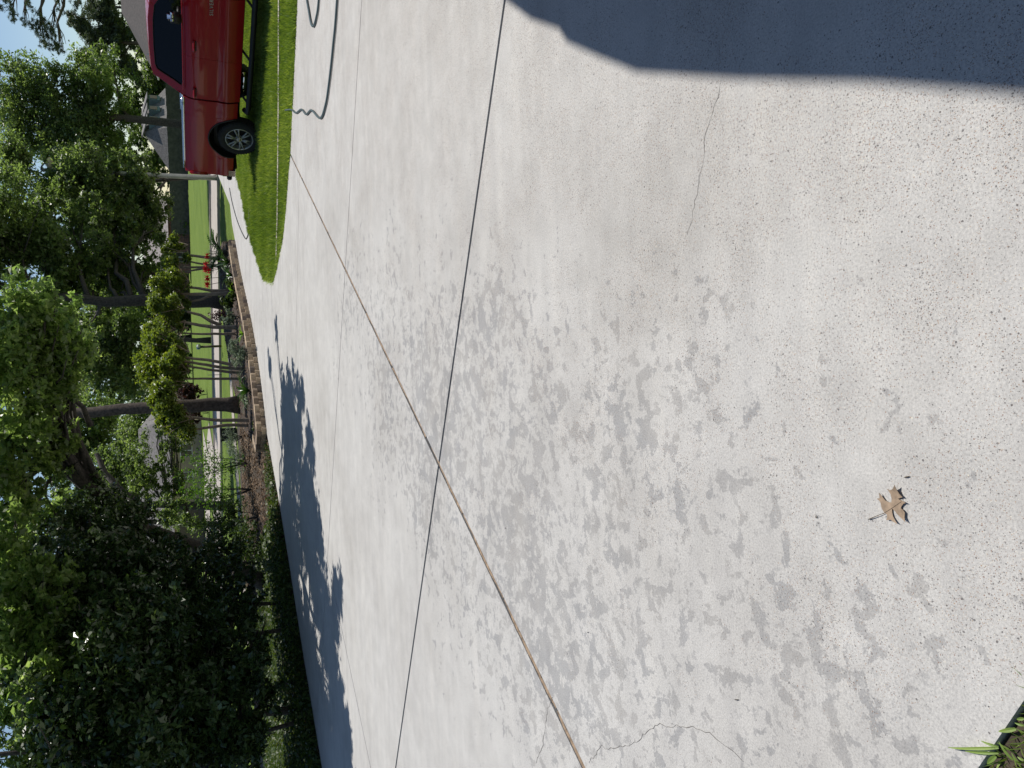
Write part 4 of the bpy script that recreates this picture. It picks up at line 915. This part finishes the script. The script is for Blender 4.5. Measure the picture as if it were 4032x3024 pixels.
# ---- shrubs and bed plants
def shrub(name, label, px, py, z, h, r, n, leaf, mat, width=.5, cat='shrub', group=None, lobes=4):
    b = G(px, py, z); t = thing(name, label, cat, (b.x, b.y, z), 0, group)
    cl = [((b.x+random.uniform(-.5, .5)*r, b.y+random.uniform(-.5, .5)*r, z+h*random.uniform(.35, .75)), (r*.6, r*.6, h*.35)) for _ in range(lobes)]
    pt, tn = cloud(cl, n, .3); pt[:, 2] = np.maximum(pt[:, 2], z+.01)
    world_child(leaves('foliage', pt, leaf, width, mat, None, .3, rnd=tn), t)
    bm = bmesh.new()
    for c, rr in cl:
        tube(bm, wob((b.x, b.y, z-.02), c, 3, .1), [.012, .01, .008, .004], 5)
    world_child(frombm('stems', bm, 'bark_oak'), t); return t
def rosette(name, label, px, py, z, n, L, wd, mat, up0=.9, archk=.7, cat='plant', flowers=0, group=None, frond=False):
    b = G(px, py, z); t = thing(name, label, cat, (b.x, b.y, z), 0, group)
    for k in range(n):
        a = 2*math.pi*k/n+random.uniform(-.3, .3); l = L*random.uniform(.7, 1.1); bm = bmesh.new()
        if not frond: strap(bm, (0, 0, 0), (math.cos(a), math.sin(a)), l, wd, archk*random.uniform(.6, 1.2), 9, up0*random.uniform(.8, 1.2))
        else:
            u_ = up0*random.uniform(.6, 1.3); d_ = Vector((math.cos(a), math.sin(a), 0)); s_ = Vector((-d_.y, d_.x, 0))
            q = [d_*l*t_+Vector((0, 0, .12+l*(u_*t_-archk*t_*t_))) for t_ in lin(0, 1, 9)]
            tube(bm, q, [.008]*9+[.003], 4)
            for i in range(1, 10):
                for sg in (-1, 1):
                    ll = wd*(1-.5*abs(i/10-.45)*2); p0 = q[i]; p1 = p0+s_*sg*ll+d_*ll*.45+Vector((0, 0, ll*.2)); wv = d_*.04
                    bm.faces.new([bm.verts.new(v) for v in (p0-wv, p1-wv*.4, p1+wv*.6, p0+wv)])
        o = frombm('frond' if frond else 'leaf', bm, mat, t); setrnd(o.data)
    if frond:
        bm = bmesh.new(); tube(bm, [(0, 0, -.05), (0, 0, .16)], [.09, .1], 8); frombm('stump', bm, 'bark_oak', t, True)
    for k in range(flowers):
        a = random.uniform(0, 6.28); rr = random.uniform(.05, .32); h_ = random.uniform(.52, .68); x_, y_ = math.cos(a)*rr*1.3, math.sin(a)*rr*.6
        bm = bmesh.new(); tube(bm, [(x_*.3, y_*.3, 0), (x_*.8, y_*.8, h_*.6), (x_, y_, h_)], .008, 5); sm = frombm('stalk', bm, 'leaf_strap', t)
        bm = bmesh.new()
        for f_ in range(3):
            fa = f_*2.1+a; fd = Vector((math.cos(fa), math.sin(fa), .15))
            for p_ in range(6):
                pa = p_*math.pi/3; ax_ = fd.normalized(); u1 = ax_.cross(Vector((0, 0, 1))).normalized(); u2 = ax_.cross(u1); o_ = u1*math.cos(pa)+u2*math.sin(pa); t_ = ax_.cross(o_)
                c0 = Vector((x_, y_, h_)); b1 = c0+ax_*.05+o_*.03; e1 = c0+ax_*.085+o_*.085
                bm.faces.new([bm.verts.new(v) for v in (c0, b1+t_*.022, e1, b1-t_*.022)])
        frombm('flower', bm, 'petal_red', sm)
    return t
rosette('sago_palm', 'squat sago palm with stiff dark fronds at the far end of the bed', *Z7(1085, 720), .16, 20, .72, .20, 'leaf_strap', 1.1, .6, 'palm', frond=True)
rosette('red_lily', 'clump of red flowering lilies with strap leaves beside the sago palm', *Z7(1130, 850), .16, 16, .62, .055, 'leaf_strap', 1.1, .7, 'flower', 4)
rosette('red_lily', 'smaller red flowering lily clump nearest the broad dark trunk', *Z7(1165, 1040), .16, 18, .60, .05, 'leaf_strap', 1.0, .8, 'flower', 2)
rosette('strap_plant', 'arching strap leaved plant beside the pine trunk', *Z8(1420, 1240), .16, 20, .72, .045, 'leaf_strap', 1.0, .9)
rosette('strap_plant', 'small bright strap leaved plant under the forked myrtle', *Z8(1330, 420), .16, 12, .3, .045, 'leaf_light', .9, .6)
rosette('strap_plant', 'broad leaved plant at the foot of the two-stem myrtle', *Z7(1200, 1270), .16, 12, .34, .08, 'leaf_light', .9, .7)
rosette('strap_plant', 'pale curled strap plant against the pine base', *Z8(1400, 1400), .16, 9, .4, .035, 'leaf_silver', .9, 1.0)
shrub('silver_shrub', 'pale silvery shrub on top of the wall in the middle', *Z8(1385, 640), .165, .42, .42, 2600, .06, 'leaf_silver', .4)
shrub('silver_shrub', 'small silvery green plant right of the pale shrub', *Z8(1265, 180), .165, .40, .2, 900, .06, 'leaf_silver', .45)
shrub('purple_shrub', 'thin purple brown wiry shrub behind the wall', *Z8(1180, 170), .165, .75, .28, 420, .08, 'leaf_purple', .35)
shrub('green_shrub', 'low leafy shrub against the wall by the broad trunk', *Z7(1230, 1400), .165, .40, .3, 1100, .09, 'leaf_cover', .5)
shrub('green_shrub', 'small green plant trailing by the corner of the wall', *Z9(1195, 230), .0, .25, .2, 600, .05, 'leaf_cover', .5)
shrub('green_shrub', 'low plant under the first myrtle at the bed edge', *Z7(1190, 1180), .165, .22, .25, 500, .07, 'leaf_cover', .5)
shrub('red_leaf_shrub', 'round burgundy leaved shrub beyond the street right of the pine', *Z8(790, 1300), -.05, 1.9, 1.3, 5000, .16, 'leaf_purple', .6)
shrub('red_leaf_shrub', 'burgundy leaved shrub beyond the street left of the pine', *Z8(820, 1570), -.05, 1.7, .9, 3000, .16, 'leaf_purple', .6)
shrub('wispy_shrub', 'wispy grey green bush in the leaf litter', *Z9(1010, 560), -.02, .65, .65, 1700, .06, 'leaf_silver', .3, lobes=7)
shrub('wispy_shrub', 'wispy grey green bush at the corner of the bed', *Z9(985, 330), -.02, .6, .4, 900, .06, 'leaf_silver', .3, lobes=6)
shrub('sapling', 'thin sapling with sparse small leaves before the street', *Z9(1040, 620), -.02, 1.75, .75, 1500, .075, 'leaf_light', .45, 'sapling', lobes=9)
shrub('sapling', 'thin sapling with sparse leaves near the dark trunks', *Z9(1090, 900), -.02, 1.7, .6, 1500, .075, 'leaf_light', .45, 'sapling', lobes=8)
shrub('sapling', 'leafy sapling in the shade left of the litter', *Z9(1150, 1200), -.02, 1.5, .7, 2200, .085, 'leaf_cover', .45, 'sapling', lobes=8)
shrub('sapling', 'low bush in deep shade under the magnolia', *Z9(1250, 1560), -.02, .9, .8, 2200, .085, 'leaf_cover', .45, 'sapling', lobes=6)
for i, (px_, py_, h_, r_, mt, lab) in enumerate([(745, 880, 1.4, 2.2, 'leaf_light', 'yellow green bush at the far wood fence'), (748, 1240, 1.4, 2.6, 'leaf_far', 'dark hedge bush beyond the lawn behind the myrtles'), (752, 1400, 1.5, 2.8, 'leaf_far', 'dark clipped bush beyond the lawn at middle'), (756, 1560, 1.4, 2.6, 'leaf_far', 'dark bush beyond the lawn by the pine'), (742, 1090, 1.3, 2.2, 'leaf_far', 'dark bush beyond the lawn by the brick house'), (768, 1800, 1.6, 2.4, 'leaf_far', 'dark bush in front of the tan house')]):
    shrub('far_bush', lab, px_, py_, -.05, h_, r_, 2600, .28, mt, .6, 'bush', 'bushes along the far lawn edge', 6)

# ground cover and litter on the left verge
n0 = 60000; x = rng.uniform(-9, -1, n0); y = rng.uniform(8, 20, n0); k = inpoly(x, y, SIDE) & (y < 15.0+.5*np.sin(x*3)+np.clip(-x-2.0, 0, 2)*1.8); x, y = x[k], y[k]
iv_ = leaves('ivy_cover', np.stack([x, y, rng.uniform(0, .22, len(x))**1.2], 1), .075, .7, 'leaf_cover', None, .8, kind='stuff'); iv_['label'] = 'dark ivy covering the shaded ground under the magnolia'
n0 = 26000; x = rng.uniform(-9, 1, n0); y = rng.uniform(8, 24, n0); k = inpoly(x, y, SIDE); x, y = x[k], y[k]
lit = leaves('leaf_litter', np.stack([x, y, -.012+rng.uniform(0, .02, len(x))], 1), .085, .5, 'leaf_litter', None, 1.5, kind='stuff'); lit['label'] = 'dry fallen leaves over the shaded ground left of the bed'
n0 = 30000; x = rng.uniform(-7, -.6, n0); y = rng.uniform(8.5, 19, n0); k = inpoly(x, y, SIDE)
dm = np.full(n0, 9.0)
for a, b in zip(LEFT, LEFT[1:]):
    ax, ay, bx, by = *a, *b; L2 = (bx-ax)**2+(by-ay)**2; t = np.clip(((x-ax)*(bx-ax)+(y-ay)*(by-ay))/L2, 0, 1); dm = np.minimum(dm, np.hypot(x-ax-t*(bx-ax), y-ay-t*(by-ay)))
k &= (dm < .75*rng.uniform(.1, 1, n0)+.05*np.sin(x*7)); x, y = x[k], y[k]
gc = blades('ground_cover', np.stack([x, y, np.full(len(x), -.02)], 1), .11, .016, 'leaf_cover', None, .8); gc['label'] = 'low weedy greenery along the left edge of the drive'
x = rng.uniform(-2.2, 5, 6000); y = rng.uniform(16.3, 28, 6000); k = inpoly(x, y, BED); x, y = x[k], y[k]
bl = leaves('mulch_litter', np.stack([x, y, .17+rng.uniform(0, .02, len(x))], 1), .07, .4, 'leaf_litter', None, 1.5, kind='stuff'); bl['label'] = 'bark chips and dry leaves on the planting bed'

# ================================================================== STREET FURNITURE AND FAR HOUSES
lb = G(*Z6(945, 1110)); LY = lb.y
lam = thing('street_lamp', 'tall grey street lamp pole behind the truck tailgate', 'street lamp', (lb.x, lb.y, -.05))
ptop = P(*Z1(300, 1232), LY)
bm = bmesh.new(); tube(bm, [(lb.x, lb.y, -.05), tuple(Vector((lb.x, lb.y, 0)).lerp(ptop, .5)), tuple(ptop)], [.1, .08, .06], 14); world_child(frombm('pole', bm, 'galvanised', None, True), lam)
hd = P(*Z1(362, 1185), LY-.3); bm = bmesh.new(); tube(bm, [ptop, ptop.lerp(hd, .5)+Vector((0, 0, .12)), hd+Vector((0, 0, .16))], [.035, .03, .03], 8); world_child(frombm('arm', bm, 'galvanised', None, True), lam)
bm = bmesh.new(); bmesh.ops.create_uvsphere(bm, u_segments=16, v_segments=10, radius=.2)
for v in bm.verts: v.co = Vector((v.co.x*1.1, v.co.y*.9, v.co.z*(.85 if v.co.z < 0 else .6)))+hd
world_child(frombm('lamp_head', bm, 'lamp_glass', None, True), lam)
mb = G(*Z8(985, 600)); mt = thing('mailbox', 'blue grey mailbox on a wooden post beside the street', 'mailbox', (mb.x, mb.y, -.05))
tpz = P(*Z8(700, 612), mb.y)
bm = bmesh.new(); tube(bm, [(mb.x, mb.y, -.05), tuple(tpz)], .05, 8); world_child(frombm('post', bm, 'post_wood', None, True), mt)
bm = bmesh.new(); box(bm, (tpz.x, tpz.y, tpz.z+.08), (.2, .5, .16), .03); bx_ = world_child(frombm('box', bm, 'mailbox_blue', None, True), mt)
bm = bmesh.new(); box(bm, (tpz.x+.02, tpz.y-.26, tpz.z+.09), (.13, .01, .1), .004); world_child(frombm('door', bm, 'trim_white', None, True), mt)
sk_ = G(*Z8(1010, 1015)); s2 = P(*Z8(800, 1020), sk_.y); bm = bmesh.new(); tube(bm, [sk_, s2], .014, 6); tag(frombm('marker_stake', bm, 'cable_rubber', None, True), 'thin upright marker stake by the street behind the four-stem myrtle', 'stake')
ub = G(*Z9(905, 300)); bm = bmesh.new(); box(bm, (ub.x, ub.y, .2), (.42, .35, .5), .03); box(bm, (ub.x, ub.y, .46), (.48, .41, .04), .01); tag(frombm('utility_box', bm, 'box_black'), 'squat dark box standing behind the corner of the bed', 'box')

def fence(name, label, a, b, h, mat, z=-.05):
    a, b = Vector(a), Vector(b); L = (b-a).length; n_ = int(L/.30); t = thing(name, label, 'fence', (a.x, a.y, z))
    d = (b-a).normalized(); ang = math.atan2(d.y, d.x)
    bm = bmesh.new(); box(bm, (0, 0, h/2), (.297, .03, h)); me = bpy.data.meshes.new('board'); bm.to_mesh(me); bm.free(); me.materials.append(MATS[mat])
    for k in range(n_):
        o = bpy.data.objects.new('board', me); COL.objects.link(o); o.parent = t; q = d*(k*.30+.15); o.location = (q.x, q.y, random.uniform(-.03, .03)); o.rotation_euler = (random.uniform(-.01, .01), 0, ang)
    for zz_ in (.4, h-.35):
        bm = bmesh.new(); box(bm, (0, 0, 0), (L, .05, .1)); o = frombm('rail', bm, mat, t); q = d*L/2; o.location = (q.x, q.y+.05, zz_); o.rotation_euler = (0, 0, ang)
    return t
fa, fb = P(740, 330, 92), P(738, 930, 99)
fence('wood_fence', 'long weathered wood fence across the street below the dormer house', (fa.x, fa.y), (fb.x, fb.y), 2.05, 'fence_wood')

def house(name, label, c, w, d, rz, eave, ridge, roofm, wallm, hip=.0, over=.5, wins=(), z=-.05):
    t = thing(name, label, 'house', (c[0], c[1], z), rz)
    bm = bmesh.new(); box(bm, (0, 0, eave/2), (w, d, eave)); wl_ = frombm('wall', bm, wallm, t)
    W2, D2 = w/2+over, d/2+over; bm = bmesh.new()
    v = [bm.verts.new(q) for q in ((-W2, -D2, eave), (W2, -D2, eave), (W2, D2, eave), (-W2, D2, eave), (-W2+hip, 0, ridge), (W2-hip, 0, ridge))]
    for f_ in ((0, 1, 5, 4), (2, 3, 4, 5), (1, 2, 5), (3, 0, 4), (3, 2, 1, 0)): bm.faces.new([v[i] for i in f_])
    rf = frombm('roof', bm, roofm, t)
    m_ = rf.modifiers.new('t', 'SOLIDIFY'); m_.thickness = .12
    for (x_, z_, ww, hh) in wins:
        bm = bmesh.new(); box(bm, (x_, -d/2-.02, z_), (ww, .08, hh)); wn = frombm('window', bm, 'trim_white', t)
        for sx_ in (-.25, .25):
            bm = bmesh.new(); box(bm, (x_+sx_*ww, -d/2-.07, z_), (ww*.42, .03, hh*.86)); frombm('pane', bm, 'window_dark', wn)
    return t, rf
def hiphouse(name, label, E0, ER, EL, K1, K2, roofm, wallm):
    eave = (E0.z+ER.z+EL.z)/3; O = Vector((E0.x, E0.y, -.05)); t = thing(name, label, 'house', O)
    E0, ER, EL = (Vector((q.x, q.y, eave)) for q in (E0, ER, EL)); EB = ER+EL-E0; rz_ = (K1.z+K2.z)/2; K1 = Vector((K1.x, K1.y, rz_)); K2 = Vector((K2.x, K2.y, rz_))
    c_ = (E0+EB)/2
    bm = bmesh.new(); v = [bm.verts.new(q) for q in (E0, ER, EB, EL, K1, K2)]
    for f_ in ((3, 0, 4), (0, 1, 5, 4), (1, 2, 5), (2, 3, 4, 5), (3, 2, 1, 0)): bm.faces.new([v[i] for i in f_])
    rf = world_child(frombm('roof', bm, roofm), t)
    wl_ = [c_+(q-c_)*.93 for q in (E0, ER, EB, EL)]
    world_child(prism('wall', [(q.x, q.y) for q in wl_], -.05, eave-.02, wallm), t)
    for p_, q_ in ((E0, ER), (EL, E0)):
        bm = bmesh.new(); tube(bm, [p_+Vector((0, 0, -.06)), q_+Vector((0, 0, -.06))], .09, 6); world_child(frombm('gutter', bm, 'fascia'), t)
    return t, (E0, ER, EL, K1, K2)
# dormer house behind the fence, seen on its corner
ht, (E0, ER, EL, K1, K2) = hiphouse('dormer_house', 'grey house with three blue dormers behind the wood fence', P(660, 500, 104), P(660, 340, 110), P(668, 676, 109), P(562, 519, 107.5), P(562, 443, 109.5), 'shingle_grey', 'siding_grey')
ux = (ER-E0); ux.z = 0; uw = ux.normalized(); ou = Vector((uw.y, -uw.x, 0)); ou = -ou if ou.dot(Vector((0, -1, 0))) < 0 else ou
for t_ in (.20, .52, .86):
    bs = E0.lerp(ER, t_); tpk = K1.lerp(K2, min(1, t_)); c_ = bs.lerp(tpk, .40); rot = Matrix((uw, -ou, Vector((0, 0, 1)))).transposed()
    bm = bmesh.new(); box(bm, c_+Vector((0, 0, .35))-ou*.5, (1.0, 2.0, 1.35), 0, rot); dm_ = world_child(frombm('dormer', bm, 'siding_blue'), ht)
    f0 = c_+Vector((0, 0, 1.1))+ou*.75; b0 = c_+Vector((0, 0, 1.85))-ou*2.0
    bm = bmesh.new(); q = [f0-uw*.75, f0+uw*.75, b0+uw*.75, b0-uw*.75]; lo_ = [bm.verts.new(x_) for x_ in q]; hi_ = [bm.verts.new(x_+Vector((0, 0, .14))) for x_ in q]
    bm.faces.new(lo_[::-1]); bm.faces.new(hi_)
    for i in range(4): bm.faces.new((lo_[i], lo_[(i+1) % 4], hi_[(i+1) % 4], hi_[i]))
    dr_ = frombm('dormer_roof', bm, 'shingle_grey', dm_)
    bm = bmesh.new(); box(bm, c_+Vector((0, 0, .45))+ou*.52, (.72, .06, .85), 0, rot); dw_ = frombm('dormer_window', bm, 'window_dark', dm_)
# brown roofed house above the truck cab
a0, a1 = P(624, 225, 66), P(600, 310, 76); dv = Vector((a1.x-a0.x, a1.y-a0.y, 0)).normalized(); rt = Vector((dv.y, -dv.x, 0)); k1 = P(478, 48, 73.5)
g1, _ = hiphouse('brown_roof_house', 'large house with a steep brown hipped roof behind the truck cab', a0, a0+rt*20, a1, k1, k1+rt*9, 'shingle_brown', 'brick_red')
vp = P(592, 215, 70); bm = bmesh.new(); tube(bm, [vp-Vector((0, 0, 1.0)), vp+Vector((0, 0, .25))], .07, 8); world_child(frombm('vent_pipe', bm, 'trim_white'), g1)
# brick house with the pale roof, seen over the fence end
h3 = P(700, 930, 104)
house('brick_house', 'red brick house with a pale grey roof beyond the lawn', (h3.x, h3.y), 9, 8, R(-12), 2.4, 5.4, 'shingle_pale', 'brick_red', 2.2, .5, [(-2.5, 1.3, 1.2, 1.2), (2, 1.3, 1.2, 1.2)])
bn = P(745, 955, 96); bt = thing('garden_rail', 'small black garden railing before the red brick house', 'railing', (bn.x, bn.y, -.05), R(-10))
for zz_ in (.15, .6, 1.0):
    bm = bmesh.new(); box(bm, (0, 0, zz_), (4.6, .05, .05)); frombm('rail', bm, 'box_black', bt)
for k in range(9):
    bm = bmesh.new(); box(bm, (-2.2+k*.55, 0, .5), (.05, .05, 1.0)); frombm('bar', bm, 'box_black', bt)
# tan house with garage at the left
h4 = P(735, 1840, 78)
t4, r4 = house('tan_house', 'tan stucco house with a brown garage door seen left of the pine', (h4.x-1.5, h4.y+4), 15, 8, R(-16), 2.7, 5.6, 'shingle_grey', 'stucco_tan', 2.5, .5, [(4.5, 1.4, 1.3, 1.1), (1.8, 1.4, 1.0, 1.1)])
bm = bmesh.new(); box(bm, (-3.2, -4.05, 1.1), (4.6, .1, 2.2)); gd = frombm('garage_door', bm, 'post_wood', t4)
for k in range(4):
    bm = bmesh.new(); box(bm, (-3.2, -4.12, .28+k*.54), (4.5, .05, .48), .01); frombm('panel', bm, 'post_wood', gd)
